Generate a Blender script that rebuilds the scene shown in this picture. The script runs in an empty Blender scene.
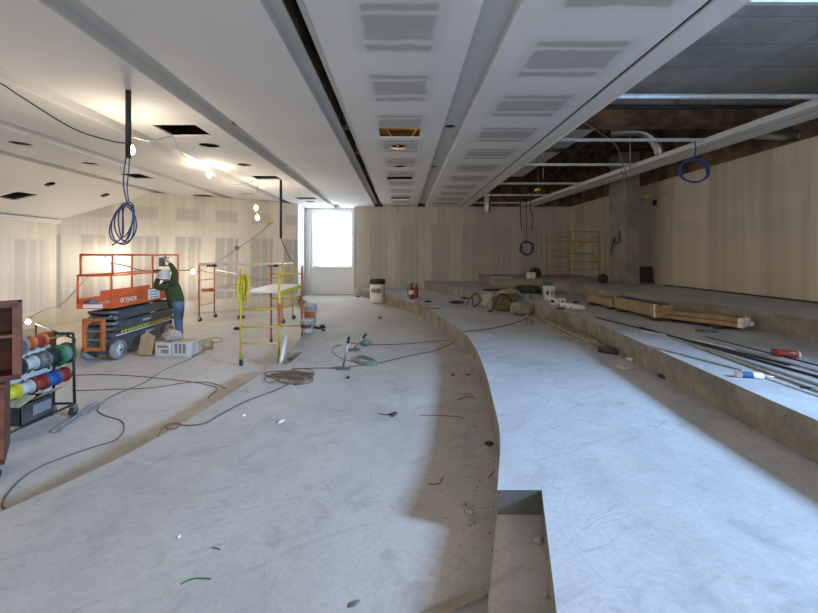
import bpy, bmesh, math, random
from mathutils import Vector, Matrix, noise as mnoise
from mathutils.geometry import delaunay_2d_cdt
random.seed(7)
PI = math.pi
S = bpy.context.scene
COL = S.collection
# ------------------------------------------------------------------ camera
EYE = 2.1
F, VX, VY = 370.0, 402.0, 255.0            # focal length and vanishing point in pixels of the 818 x 613 frame
cd = bpy.data.cameras.new('camera'); cam = bpy.data.objects.new('camera', cd); COL.objects.link(cam)
cam.location = (0, 0, EYE); cam.rotation_euler = (PI/2, 0, 0)
cd.sensor_width = 36; cd.lens = F*36/818
cd.shift_x = (409-VX)/818; cd.shift_y = -(306.5-VY)/818
cd.clip_start = .05; cd.clip_end = 200
S.camera = cam
# ------------------------------------------------------------------ sky, daylight, added rear fill, exposure
S.view_settings.view_transform = 'Standard'; S.view_settings.look = 'None'
S.view_settings.exposure = 0.06; S.view_settings.gamma = 1.0
S.view_settings.use_curve_mapping = False
W = bpy.data.worlds.new('sky'); S.world = W; W.use_nodes = True
bgn = W.node_tree.nodes['Background']
bgn.inputs[0].default_value = (.80, .90, 1, 1); bgn.inputs[1].default_value = 3.0
def area(name, loc, target, sx, sy, power, color):
    l = bpy.data.lights.new(name, 'AREA'); l.shape = 'RECTANGLE'; l.size = sx; l.size_y = sy
    l.energy = power; l.color = color
    o = bpy.data.objects.new(name, l); COL.objects.link(o); o.location = loc
    o.rotation_euler = (Vector(target)-Vector(loc)).to_track_quat('-Z', 'Y').to_euler()
    return o
SKYBLUE = (.35, .60, 1.0)
area('daylight_clerestory', (9.6, -.7, 5.08), (1.2, 2.9, .5), 1.15, 1.2, 3000, SKYBLUE)
area('fill_rear_light', (-1.5, -4.25, 2.6), (-1.5, 6, 2.4), 6.0, 2.6, 28, (.90, .94, 1.0))  # fill light added behind the viewpoint, shining in through an added opening
area('daylight_back_window', (-3.18, 17.5, 2.9), (-3.0, 8, 1.0), 1.7, 2.4, 130, (.78, .89, 1.0))

BULB = 60.0
# ------------------------------------------------------------------ helpers
def at(px, py, z=0.0):
    """point of the plane at height z seen at this pixel of the photograph"""
    Y = F*(EYE-z)/(py-VY)
    return Vector(((px-VX)*Y/F, Y, z))
def atY(px, py, Y):
    return Vector(((px-VX)*Y/F, Y, EYE-(py-VY)*Y/F))
def spline(pts, n=6, closed=False):
    P = [Vector(p) for p in pts]; out = []
    N = len(P); rng = range(N) if closed else range(N-1)
    for i in rng:
        if closed: a, b, c, d = P[i-1], P[i], P[(i+1) % N], P[(i+2) % N]
        else: a, b, c, d = P[max(i-1, 0)], P[i], P[i+1], P[min(i+2, N-1)]
        for k in range(n):
            t = k/n
            out.append(.5*((2*b)+(c-a)*t+(2*a-5*b+4*c-d)*t*t+(3*b-a-3*c+d)*t**3))
    if not closed: out.append(P[-1])
    return out
class MB:
    def __init__(s): s.bm = bmesh.new()
    def box(s, c, d, rot=None, bev=0.0, seg=1):
        r = bmesh.ops.create_cube(s.bm, size=1.0); vs = r['verts']
        M = Matrix.Translation(Vector(c)) @ (rot.to_4x4() if rot else Matrix()) @ Matrix.Diagonal((d[0], d[1], d[2], 1))
        bmesh.ops.transform(s.bm, matrix=M, verts=vs)
        if bev > 0:
            es = list({e for v in vs for e in v.link_edges})
            bmesh.ops.bevel(s.bm, geom=es, offset=bev, segments=seg, affect='EDGES', profile=.5)
        return s
    def cyl(s, a, b, r, seg=12, r2=None, cap=True):
        return s.tube([a, b], r, seg, r2=r2, cap=cap)
    def tube(s, pts, r, seg=8, r2=None, cap=True, closed=False):
        P = [Vector(p) for p in pts]; n = len(P); rings = []; up = None
        for i, p in enumerate(P):
            if closed: t = P[(i+1) % n]-P[i-1]
            elif i == 0: t = P[1]-p
            elif i == n-1: t = p-P[i-1]
            else: t = P[i+1]-P[i-1]
            if t.length < 1e-9: t = Vector((0, 0, 1))
            t.normalize()
            if up is None: up = Vector((0, 0, 1)) if abs(t.z) < .9 else Vector((1, 0, 0))
            u = up-t*up.dot(t)
            if u.length < 1e-4: u = t.orthogonal()
            u.normalize(); v = t.cross(u); up = u
            rr = r if r2 is None else r+(r2-r)*i/max(1, n-1)
            rings.append([s.bm.verts.new(p+rr*(math.cos(2*PI*k/seg)*u+math.sin(2*PI*k/seg)*v)) for k in range(seg)])
        m = n if closed else n-1
        for i in range(m):
            A, B = rings[i], rings[(i+1) % n]
            for k in range(seg):
                f = s.bm.faces.new((A[k], A[(k+1) % seg], B[(k+1) % seg], B[k])); f.smooth = True
        if cap and not closed:
            s.bm.faces.new(rings[0][::-1]); s.bm.faces.new(rings[-1])
        return s
    def lathe(s, prof, M=None, seg=24):
        M = M or Matrix(); rings = []
        for r, z in prof:
            if r < 1e-6: rings.append([s.bm.verts.new(M @ Vector((0, 0, z)))])
            else: rings.append([s.bm.verts.new(M @ Vector((r*math.cos(2*PI*k/seg), r*math.sin(2*PI*k/seg), z))) for k in range(seg)])
        for A, B in zip(rings, rings[1:]):
            for k in range(seg):
                q = []
                for v in (A[k % len(A)], A[(k+1) % len(A)], B[(k+1) % len(B)], B[k % len(B)]):
                    if v not in q: q.append(v)
                if len(q) > 2:
                    f = s.bm.faces.new(q); f.smooth = True
        return s
    def prism(s, poly, z0, z1, side=0, M=None):
        M = M or Matrix()
        A = [s.bm.verts.new(M @ Vector((p[0], p[1], z0))) for p in poly]
        B = [s.bm.verts.new(M @ Vector((p[0], p[1], z1))) for p in poly]
        s.bm.faces.new(A[::-1]); s.bm.faces.new(B)
        n = len(poly)
        for i in range(n):
            f = s.bm.faces.new((A[i], A[(i+1) % n], B[(i+1) % n], B[i])); f.material_index = side
        return s
    def plate(s, outer, holes, w0, w1, M=None):
        """a slab in the u-v plane, w0..w1 thick, with holes cut right through it"""
        M = M or Matrix(); vs, es = [], []
        for loop in [outer]+holes:
            b = len(vs); vs += [Vector((p[0], p[1])) for p in loop]
            es += [(b+i, b+(i+1) % len(loop)) for i in range(len(loop))]
        V, E, Fc, *_ = delaunay_2d_cdt(vs, es, [], 1, 1e-6)
        def inside(c, loop):
            k = False
            for i in range(len(loop)):
                a, b = loop[i-1], loop[i]
                if (a[1] > c.y) != (b[1] > c.y) and c.x < (b[0]-a[0])*(c.y-a[1])/(b[1]-a[1])+a[0]: k = not k
            return k
        A = [s.bm.verts.new(M @ Vector((v.x, v.y, w0))) for v in V]
        B = [s.bm.verts.new(M @ Vector((v.x, v.y, w1))) for v in V]
        cnt = {}
        for f in Fc:
            c = sum((V[i] for i in f), Vector((0, 0)))/len(f)
            if any(inside(c, h) for h in holes): continue
            s.bm.faces.new([A[i] for i in f][::-1]); s.bm.faces.new([B[i] for i in f])
            for i in range(len(f)):
                a, b = f[i], f[(i+1) % len(f)]
                if (b, a) in cnt: del cnt[(b, a)]
                else: cnt[(a, b)] = 1
        for a, b in cnt: s.bm.faces.new((A[a], A[b], B[b], B[a]))
        return s
    def blob(s, c, d, amp=.25, sc=2.0, seed=0, sub=3, rot=None):
        r = bmesh.ops.create_icosphere(s.bm, subdivisions=sub, radius=1.0)
        R = rot.to_3x3() if rot else Matrix.Identity(3)
        for v in r['verts']:
            q = v.co.copy(); k = 1+amp*mnoise.noise(q*sc+Vector((seed*3.1, seed*1.7, seed*.9)))
            q *= k; q = Vector((q.x*d[0]/2, q.y*d[1]/2, q.z*d[2]/2)); q = R @ q
            q.z = max(q.z, -d[2]*.40)
            v.co = Vector(c)+Vector((0, 0, d[2]*.40))+q
        for f in s.bm.faces: f.smooth = True
        return s
    def build(s, name, m, parent=None, loc=None, rotz=None):
        me = bpy.data.meshes.new(name)
        bmesh.ops.recalc_face_normals(s.bm, faces=s.bm.faces[:])
        s.bm.to_mesh(me); s.bm.free()
        for mm in (m if isinstance(m, (list, tuple)) else [m]): me.materials.append(mm)
        o = bpy.data.objects.new(name, me); COL.objects.link(o)
        if parent: o.parent = parent
        if loc is not None: o.location = loc
        if rotz is not None: o.rotation_euler = (0, 0, rotz)
        return o
def tag(o, label, cat, group=None, kind=None):
    o['label'] = label; o['category'] = cat
    if group: o['group'] = group
    if kind: o['kind'] = kind
    return o
def thing(name, label, cat, loc=(0, 0, 0), rotz=0.0, group=None):
    o = bpy.data.objects.new(name, None); COL.objects.link(o)
    o.empty_display_size = .1; o.location = loc; o.rotation_euler = (0, 0, rotz)
    return tag(o, label, cat, group)
def struct(o, label=None):
    o['kind'] = 'structure'
    if label: o['label'] = label
    return o
def copy_tree(o, parent=None):
    c = o.copy(); COL.objects.link(c)
    if parent: c.parent = parent
    for ch in list(o.children): copy_tree(ch, c)
    return c
def RZ(a): return Matrix.Rotation(a, 3, 'Z')
def RX(a): return Matrix.Rotation(a, 3, 'X')
def RY(a): return Matrix.Rotation(a, 3, 'Y')
def circle(cx, cy, r, n=20): return [(cx+r*math.cos(2*PI*k/n), cy+r*math.sin(2*PI*k/n)) for k in range(n)]
def rect(x0, x1, y0, y1): return [(x0, y0), (x1, y0), (x1, y1), (x0, y1)]

# ------------------------------------------------------------------ materials
class NT:
    def __init__(s, name):
        s.m = bpy.data.materials.new(name); s.m.use_nodes = True
        s.t = s.m.node_tree; s.b = s.t.nodes['Principled BSDF']
        s.co = s.t.nodes.new('ShaderNodeTexCoord').outputs['Object']
    def set(s, sock, v):
        if isinstance(v, bpy.types.NodeSocket): s.t.links.new(v, sock)
        elif v is not None: sock.default_value = v
    def math(s, op, a, b=None, c=None):
        n = s.t.nodes.new('ShaderNodeMath'); n.operation = op
        for i, v in enumerate((a, b, c)): s.set(n.inputs[i], v)
        return n.outputs[0]
    def xyz(s, v=None):
        n = s.t.nodes.new('ShaderNodeSeparateXYZ'); s.set(n.inputs[0], v or s.co); return n.outputs
    def vscale(s, k):
        n = s.t.nodes.new('ShaderNodeMapping'); s.set(n.inputs[0], s.co); n.inputs['Scale'].default_value = k; return n.outputs[0]
    def noise(s, sc, det=4.0, vec=None, rough=.55, dist=0.0):
        n = s.t.nodes.new('ShaderNodeTexNoise'); s.set(n.inputs['Vector'], vec or s.co)
        n.inputs['Scale'].default_value = sc; n.inputs['Detail'].default_value = det
        n.inputs['Roughness'].default_value = rough; n.inputs['Distortion'].default_value = dist
        return n.outputs[0]
    def ramp(s, v, a, b, lo=0.0, hi=1.0):
        n = s.t.nodes.new('ShaderNodeMapRange'); n.interpolation_type = 'SMOOTHSTEP'
        s.set(n.inputs[0], v); n.inputs[1].default_value = a; n.inputs[2].default_value = b
        n.inputs[3].default_value = lo; n.inputs[4].default_value = hi; return n.outputs[0]
    def mix(s, f, a, b):
        n = s.t.nodes.new('ShaderNodeMix'); n.data_type = 'RGBA'
        s.set(n.inputs[0], f)
        for i, v in ((6, a), (7, b)):
            s.set(n.inputs[i], v if isinstance(v, bpy.types.NodeSocket) else (*v[:3], 1))
        return n.outputs[2]
    def band(s, x, c, hw, soft):
        return s.ramp(s.math('ABSOLUTE', s.math('SUBTRACT', x, c)), hw-soft, hw+soft, 1.0, 0.0)
    def wrap(s, x, p, off=0.0):
        return s.math('FLOORED_MODULO', s.math('SUBTRACT', x, off), p)
    def mul(s, *a):
        r = a[0]
        for b in a[1:]: r = s.math('MULTIPLY', r, b)
        return r
    def bump(s, h, st, d=.02):
        n = s.t.nodes.new('ShaderNodeBump'); n.inputs['Strength'].default_value = st; n.inputs['Distance'].default_value = d
        s.set(n.inputs['Height'], h); s.t.links.new(n.outputs[0], s.b.inputs['Normal'])
    def out(s, col, rough=.6, metal=0.0, spec=.5):
        s.set(s.b.inputs['Base Color'], col if isinstance(col, bpy.types.NodeSocket) else (*col[:3], 1))
        s.set(s.b.inputs['Roughness'], rough); s.b.inputs['Metallic'].default_value = metal
        s.b.inputs['Specular IOR Level'].default_value = spec
        return s.m
def mat(name, c, rough=.6, metal=0.0, var=.18, sc=9.0, bump=0.0, spec=.5):
    n = NT(name); k = n.noise(sc, 4)
    lo = tuple(x*(1-var) for x in c); hi = tuple(min(1, x*(1+var)) for x in c)
    if bump: n.bump(n.noise(sc*3, 5), bump, .01)
    return n.out(n.mix(n.ramp(k, .3, .7), lo, hi), rough, metal, spec)
def emit(name, c, st):
    n = NT(name); n.out((1, 1, 1), .4)
    n.b.inputs['Emission Color'].default_value = (*c, 1); n.b.inputs['Emission Strength'].default_value = st
    return n.m
def concrete(name, lo, hi, dust, rough=.75, streak=True):
    n = NT(name)
    big = n.ramp(n.noise(.55, 5, rough=.6, dist=.4), .3, .7)
    c = n.mix(big, lo, hi)
    mid = n.ramp(n.noise(4.5, 9, rough=.78, dist=.3), .40, .66)
    c = n.mix(n.mul(mid, .28), c, dust)
    bl = n.ramp(n.noise(2.4, 6, rough=.72, dist=.5), .50, .72)
    c = n.mix(n.mul(bl, .42), c, tuple(x*.58 for x in lo))
    fine = n.ramp(n.noise(32, 7, rough=.8), .38, .72)
    c = n.mix(n.mul(fine, .34), c, tuple(x*.62 for x in lo))
    if streak:
        rt = n.t.nodes.new('ShaderNodeMapping'); n.set(rt.inputs[0], n.co); rt.inputs['Rotation'].default_value = (0, 0, -.5)
        mp = n.t.nodes.new('ShaderNodeMapping'); n.set(mp.inputs[0], rt.outputs[0]); mp.inputs['Scale'].default_value = (.5, 3.2, 1)
        thin = n.band(n.noise(1.6, 3, mp.outputs[0], .5, .6), .5, .004, .004)
        thin = n.mul(thin, n.ramp(n.noise(.9, 3), .45, .62), .40)
        c = n.mix(thin, c, tuple(x*.45 for x in lo))
        loop = n.mul(n.band(n.noise(.8, 2, None, .4, 1.2), .47, .0022, .002), n.ramp(n.noise(.6, 2), .54, .66), .22)
        c = n.mix(loop, c, tuple(x*.45 for x in lo))
        st = n.ramp(n.noise(2.3, 5, mp.outputs[0], .65, .5), .56, .74)
        c = n.mix(n.mul(st, .30), c, tuple(x*.55 for x in lo))
    sp = n.ramp(n.noise(11, 3, rough=.5), .70, .78)
    c = n.mix(n.mul(sp, .35), c, tuple(x*.5 for x in lo))
    n.bump(n.noise(18, 6), .12, .01)
    return n.out(c, rough, 0, .35)
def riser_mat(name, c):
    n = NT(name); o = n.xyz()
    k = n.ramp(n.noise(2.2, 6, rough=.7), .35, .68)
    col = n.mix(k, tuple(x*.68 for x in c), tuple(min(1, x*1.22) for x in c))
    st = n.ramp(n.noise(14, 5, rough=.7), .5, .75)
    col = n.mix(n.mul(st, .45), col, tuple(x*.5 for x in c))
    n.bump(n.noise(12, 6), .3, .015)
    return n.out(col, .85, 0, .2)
def wall_mat(name, mud, board, period, off, hw, z0, z1, amt=.9, line=True, top=None, wide_amt=.3):
    """jointed drywall: skim-coated board with bare grey fields between taped joints; local x runs along the wall"""
    n = NT(name); o = n.xyz(); u = n.wrap(o[0], period, off)
    wob = n.math('MULTIPLY', n.math('SUBTRACT', n.noise(1.7, 3), .5), .10)
    uu = n.math('ADD', u, wob)
    m = n.mul(n.band(uu, period/2, hw, .035), n.band(o[2], (z0+z1)/2, (z1-z0)/2, .04))
    if line:
        m = n.mul(m, n.math('SUBTRACT', 1.0, n.mul(n.band(uu, period/2-hw*.12, .045, .03), .55)))
        m = n.mul(m, n.math('SUBTRACT', 1.0, n.mul(n.band(uu, period/2+hw*.62, .03, .025), .7)))
    if top:
        m2 = n.mul(n.band(uu, period/2, hw*.9, .05), n.band(o[2], top[0], top[1], .05), .6)
        m = n.math('MAXIMUM', m, m2)
    st = n.noise(5.0, 5, n.vscale((1.6, 1.6, .12)), .6)
    m = n.mul(m, n.ramp(st, .2, .55, .65, 1.0), amt)
    base = n.mix(n.mul(n.ramp(st, .45, .72), .55), mud, tuple(x*.80 for x in mud))
    base = n.mix(n.mul(n.ramp(n.noise(.8, 4), .45, .7), .35), base, tuple(x*.84 for x in mud))
    wide = n.ramp(n.noise(1.5, 4, n.vscale((1.0, 1.0, .035)), .65), .42, .62)
    base = n.mix(n.mul(wide, wide_amt), base, tuple(x*.62 for x in mud))
    return n.out(n.mix(m, base, board), .85, 0, .2)
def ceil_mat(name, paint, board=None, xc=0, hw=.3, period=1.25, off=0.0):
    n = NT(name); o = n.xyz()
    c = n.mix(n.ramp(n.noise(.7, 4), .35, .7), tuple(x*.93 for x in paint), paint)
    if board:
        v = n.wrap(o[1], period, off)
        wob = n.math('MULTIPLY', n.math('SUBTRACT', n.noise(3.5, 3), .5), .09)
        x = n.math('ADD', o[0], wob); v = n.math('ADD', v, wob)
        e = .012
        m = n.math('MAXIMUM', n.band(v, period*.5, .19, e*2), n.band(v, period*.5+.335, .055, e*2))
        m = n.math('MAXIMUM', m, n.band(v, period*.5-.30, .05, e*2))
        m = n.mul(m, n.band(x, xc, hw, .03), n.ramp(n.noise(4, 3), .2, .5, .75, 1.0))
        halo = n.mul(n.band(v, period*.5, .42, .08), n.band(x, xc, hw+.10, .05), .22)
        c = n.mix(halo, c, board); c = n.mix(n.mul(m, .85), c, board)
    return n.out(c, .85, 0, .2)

M = {}
M['slab0'] = concrete('concrete_floor_lower', (.41, .39, .36), (.53, .505, .47), (.60, .575, .54))
M['slab1'] = concrete('concrete_floor_middle', (.365, .335, .30), (.455, .42, .38), (.53, .49, .445))
M['slab2'] = concrete('concrete_floor_upper', (.37, .37, .365), (.48, .48, .475), (.57, .57, .565))
M['riser'] = riser_mat('formed_concrete_riser', (.29, .25, .185))
M['paint'] = ceil_mat('white_ceiling_board', (.74, .73, .72))
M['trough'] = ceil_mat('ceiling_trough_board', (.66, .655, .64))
M['ceilA'] = ceil_mat('ceiling_board_centre', (.74, .735, .73), (.40, .395, .385), -.03, .34, 1.27, 2.87)
M['ceilB'] = ceil_mat('ceiling_board_side', (.74, .735, .73), (.40, .395, .385), 1.85, .46, 1.27, 2.17)
M['wall_back'] = wall_mat('drywall_back', (.58, .54, .465), (.385, .365, .325), 1.38, .40, .40, .62, 3.44, .62, wide_amt=.42)
M['wall_stage'] = wall_mat('drywall_stage', (.70, .66, .58), (.43, .41, .375), 1.27, .35, .40, .45, 2.75, top=(3.55, .22))
M['wall_side'] = wall_mat('drywall_side', (.72, .67, .58), (.52, .49, .44), 1.25, .2, .42, .45, 2.55, .8)
M['wall_right'] = wall_mat('drywall_right', (.63, .55, .43), (.43, .375, .295), 1.22, .1, .40, 1.0, 3.0, .35, line=False, top=(3.62, .30), wide_amt=.62)
M['white_trim'] = mat('white_trim', (.78, .79, .80), .6, var=.04)
M['brown_deck'] = mat('brown_deck', (.16, .10, .055), .9, var=.5, sc=2.5, bump=.3)
M['dark_slot'] = mat('dark_slot', (.03, .028, .025), .9)
def slab_under():
    n = NT('formed_slab_soffit'); o = n.xyz()
    k = n.mix(n.ramp(n.noise(1.2, 6, rough=.7), .3, .7), (.30, .33, .345), (.48, .52, .54))
    ln = n.band(n.wrap(o[1], .62, 0), .31, .008, .008)
    l2 = n.band(n.wrap(n.math('ADD', o[0], n.mul(n.noise(.5, 2), .6)), 2.4, 0), 1.2, .01, .01)
    k = n.mix(n.mul(n.math('MAXIMUM', ln, l2), .5), k, (.10, .105, .11))
    st = n.ramp(n.noise(9, 5, n.vscale((.3, 2, 1))), .55, .75)
    return n.out(n.mix(n.mul(st, .3), k, (.5, .52, .52)), .85, 0, .2)
M['slab_under'] = slab_under()
M['column'] = mat('grey_column_concrete', (.24, .22, .18), .85, var=.2, sc=3, bump=.2)
M['galv'] = mat('galvanised_steel', (.66, .72, .78), .35, .4, var=.12)
M['foil'] = mat('foil_duct', (.40, .40, .39), .3, .9, var=.2, sc=30, bump=.4)
M['black'] = mat('black_plastic', (.018, .018, .02), .5)
M['black_iron'] = mat('black_iron_pipe', (.03, .03, .032), .55, .3)
M['rubber'] = mat('black_rubber', (.03, .03, .03), .8)
M['orange'] = mat('orange_paint', (.62, .115, .025), .45, var=.12, sc=5)
M['orange_dark'] = mat('worn_orange_paint', (.48, .13, .03), .5, var=.25, sc=8)
M['lift_grey'] = mat('dark_grey_paint', (.075, .078, .08), .5, var=.2, sc=6)
M['lift_mid'] = mat('mid_grey_steel', (.17, .17, .165), .45, .3, var=.2)
M['tyre'] = mat('light_grey_tyre', (.24, .24, .23), .75)
M['hub'] = mat('white_wheel_hub', (.62, .61, .58), .5)
M['white'] = mat('white_print', (.80, .79, .76), .5, var=.04)
M['plywood'] = mat('pale_plywood', (.62, .52, .37), .7, var=.12, sc=6)
M['yellow'] = mat('yellow_scaffold_paint', (.62, .42, .035), .5, var=.15, sc=10)
M['yellow_dull'] = mat('dull_yellow_scaffold_paint', (.45, .28, .02), .6, var=.2, sc=10)
M['rust'] = mat('rusty_orange_tube', (.42, .11, .03), .6, var=.25, sc=10)
M['yellow_cloth'] = mat('yellow_safety_cloth', (.55, .43, .03), .85, var=.2, sc=14)
M['alu'] = mat('aluminium_plank', (.66, .66, .66), .35, .7, var=.08)
M['cardboard'] = mat('brown_cardboard', (.46, .33, .19), .85, var=.12, sc=5)
M['carton'] = mat('pale_grey_carton', (.60, .57, .52), .8, var=.08)
M['print'] = mat('grey_carton_print', (.22, .21, .21), .8)
M['crate_red'] = mat('red_brown_steel', (.085, .022, .010), .5, .1, var=.28, sc=5)
M['crate_edge'] = mat('worn_red_edge', (.16, .048, .022), .5, .1, var=.3, sc=8)
M['jeans'] = mat('blue_denim', (.085, .135, .22), .85, var=.2, sc=16)
M['jacket'] = mat('dark_green_fleece', (.035, .060, .018), .9, var=.3, sc=14)
M['skin'] = mat('skin', (.52, .30, .21), .6, var=.06)
M['hat'] = mat('off_white_hard_hat', (.56, .55, .52), .45, var=.05)
M['hair'] = mat('dark_hair', (.03, .02, .015), .8)
M['boot'] = mat('brown_boot_leather', (.16, .10, .06), .7)
M['cord_red'] = mat('dark_red_cord', (.16, .035, .03), .6)
M['cord_brown'] = mat('brown_cord', (.15, .085, .05), .6)
M['cord_black'] = mat('black_cord', (.02, .02, .02), .6)
M['cord_grey'] = mat('grey_cord', (.32, .32, .30), .6)
M['blue_wire'] = mat('blue_wire', (.012, .05, .20), .45)
M['navy_wire'] = mat('navy_wire', (.012, .033, .105), .5)
M['green_hose'] = mat('green_grey_hose', (.13, .20, .16), .6)
M['green'] = mat('green_plastic', (.02, .15, .05), .5)
M['red'] = mat('red_plastic', (.25, .032, .02), .4)
M['blue'] = mat('blue_plastic', (.02, .085, .26), .4)
M['white_pl'] = mat('white_plastic', (.72, .70, .66), .5, var=.06)
M['yellow_pl'] = mat('yellow_plastic', (.62, .50, .03), .5)
M['steel'] = mat('dull_steel', (.38, .38, .37), .4, .8, var=.15)
M['board_green'] = mat('pale_green_board', (.46, .50, .43), .8, var=.06)
M['wood'] = mat('raw_lumber', (.32, .205, .095), .75, var=.22, sc=7)
M['cover'] = mat('dark_blue_cover', (.03, .06, .10), .6)
M['galv_dull'] = mat('dull_galvanised_steel', (.36, .37, .37), .4, .5)
M['grey_white'] = mat('grubby_white_plastic', (.48, .46, .42), .6)
M['wood_pale'] = mat('pale_wood', (.55, .43, .27), .75, var=.15, sc=7)
M['wood_grey'] = mat('grey_weathered_wood', (.28, .23, .17), .85, var=.25, sc=7)
M['burlap'] = mat('burlap', (.13, .105, .055), .95, var=.3, sc=22, bump=.6)
M['sack_pink'] = mat('pale_pink_sack', (.42, .34, .30), .9, var=.12)
M['tan_sack'] = mat('tan_sack_cloth', (.33, .27, .17), .95, var=.2)
M['mound'] = mat('dim_grey_mound', (.22, .21, .165), .9, var=.25, bump=.4)
M['rubble'] = mat('concrete_rubble', (.40, .37, .32), .9, var=.25, bump=.5)
M['soot'] = mat('dark_rubbish', (.05, .045, .04), .9, var=.4)
M['bulb'] = emit('lit_bulb', (1.0, .83, .62), BULB*5.5)
M['fill_bulb_rear'] = emit('lit_fill_bulb_rear', (1.0, .74, .45), BULB*5.5)  # warmer glow for the fill bulbs added behind the viewpoint
M['glass'] = None
def glass():
    n = NT('window_glass'); t = n.t
    mixn = t.nodes.new('ShaderNodeMixShader'); tr = t.nodes.new('ShaderNodeBsdfTransparent'); gl = t.nodes.new('ShaderNodeBsdfGlossy')
    gl.inputs['Roughness'].default_value = .03; mixn.inputs[0].default_value = .06
    t.links.new(tr.outputs[0], mixn.inputs[1]); t.links.new(gl.outputs[0], mixn.inputs[2])
    t.links.new(mixn.outputs[0], t.nodes['Material Output'].inputs['Surface']); return n.m
M['glass'] = glass()

# ------------------------------------------------------------------ the setting: stepped floor
Z1, Z2, Z3, Z4 = .31, .62, .93, 1.24
XR, YB, YF = 7.65, 16.95, -4.0
def curve2(pts, n=5): return [(p.x, p.y) for p in spline([(x, y, 0) for x, y in pts], n)]
E1a = curve2([(-5.6, -4.0), (-4.8, -1.6), (-3.9, .5), (-3.2, 1.85), (-2.75, 2.68), (-2.52, 3.2), (-2.36, 3.8), (-2.26, 4.5), (-2.17, 5.2), (-2.12, 6.08)])
E1b = curve2([(-2.12, 6.82), (-2.20, 8.2), (-2.48, 10), (-2.95, 12), (-3.65, 14.2), (-4.25, 15.5), (-4.25, 16.95)])
E2a = curve2([(-2.4, -4.0), (-1.4, -2.2), (-.55, -.6), (.12, .8)])
E2b = curve2([(.60, 2.33), (.807, 3.05), (.93, 3.8), (1.07, 4.8), (1.17, 5.95), (1.18, 7.05), (1.04, 8.2), (.85, 9.2), (.60, 10.45), (.1, 12.0), (-.47, 13.2), (-1.2, 14.9), (-1.6, 15.7), (-1.9, 16.5)])
E3 = curve2([(2.2, -4.0), (2.6, -1.5), (2.85, 1.0), (2.94, 2.62), (3.02, 3.4), (3.19, 4.92), (3.32, 6.1), (3.33, 7.6), (3.2, 9), (2.9, 10.3), (2.4, 11.9), (1.8, 13.5), (1.14, 15.35), (1.0, 16.5)])
E4a = curve2([(5.1, -4), (5.25, 1), (5.4, 3.5), (5.52, 4.9), (5.52, 5.8), (5.36, 7.0), (5.15, 8.0), (4.88, 9.75)])
E4b = curve2([(5.25, 10.4), (4.4, 12.6), (3.44, 14.46)])
M['notch_face'] = riser_mat('dark_notch_concrete', (.13, .125, .115))  # darker than the other risers, for one face of the upper notch
def tier(name, poly, z0, z1, m, label):
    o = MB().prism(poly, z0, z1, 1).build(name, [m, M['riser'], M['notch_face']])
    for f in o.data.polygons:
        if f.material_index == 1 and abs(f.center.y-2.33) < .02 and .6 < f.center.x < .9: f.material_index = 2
    return struct(o, label)
b = MB(); b.box((-1.5, 6.6, -.1), (18.6, 21.6, .2)); struct(b.build('floor', M['slab0']), 'lower dusty concrete floor')
notch1 = [(-1.87, 6.08), (-1.84, 6.82)]
tier('floor', E1a+notch1+E1b+[(XR, YB), (XR, YF)], 0, Z1, M['slab1'], 'middle concrete tier')
tier('floor', [(-2.12, 6.08), (-1.87, 6.08), (-1.84, 6.82), (-2.12, 6.82)], 0, .155, M['slab1'], 'half step let into the middle tier')
notch2 = [(.42, .8), (.64, 1.53), (.88, 2.33)]
tier('floor', E2a+notch2+E2b+[(XR, 16.5), (XR, YF)], Z1, Z2, M['slab2'], 'wide upper concrete tier')
tier('floor', [(.12, .8), (.42, .8), (.64, 1.53), (.88, 2.33), (.60, 2.33), (.39, 1.69)], Z1, Z1+.155, M['slab1'], 'half step let into the upper tier')
tier('floor', E3+[(XR, 16.5), (XR, YF)], Z2, Z3, M['slab2'], 'third concrete tier')
tier('floor', E4a+E4b+[(3.42, 16.5), (7.5, 16.5), (7.5, YF)], Z3, Z4, M['slab2'], 'top concrete ledge by the wall')

# ------------------------------------------------------------------ walls
CZ = 4.25
def wall(name, p0, p1, z0, z1, th, m, holes=(), label=None):
    p0, p1 = Vector((*p0, 0)), Vector((*p1, 0)); d = p1-p0; L = d.length
    b = MB()   # plate lies in local x-z, its thickness goes to local +y
    MM = Matrix(((1, 0, 0, 0), (0, 0, 1, 0), (0, 1, 0, 0), (0, 0, 0, 1)))
    b.plate(rect(0, L, z0, z1), [rect(*h) for h in holes], 0, th, MM)
    o = b.build(name, m); o.location = p0; o.rotation_euler = (0, 0, math.atan2(d.y, d.x))
    return struct(o, label)
ZT = 6.3
wall('wall_back', (-2.14, 16.5), (7.5, 16.5), Z1, CZ, .1, M['wall_back'])
wall('wall_stage', (-10.65, 11.4), (-4.36, 15.5), 0, CZ, .12, M['wall_stage'])
wall('wall_left', (-10.65, -4), (-10.65, 11.5), 0, CZ, .15, M['wall_side'])
wall('wall_right', (7.5, 16.5), (7.5, 1.5), Z3, CZ, .10, M['wall_right'])
wall('wall_return', (-4.44, 15.62), (-4.44, 16.95), Z1, CZ, .08, M['white_trim'])
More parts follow.
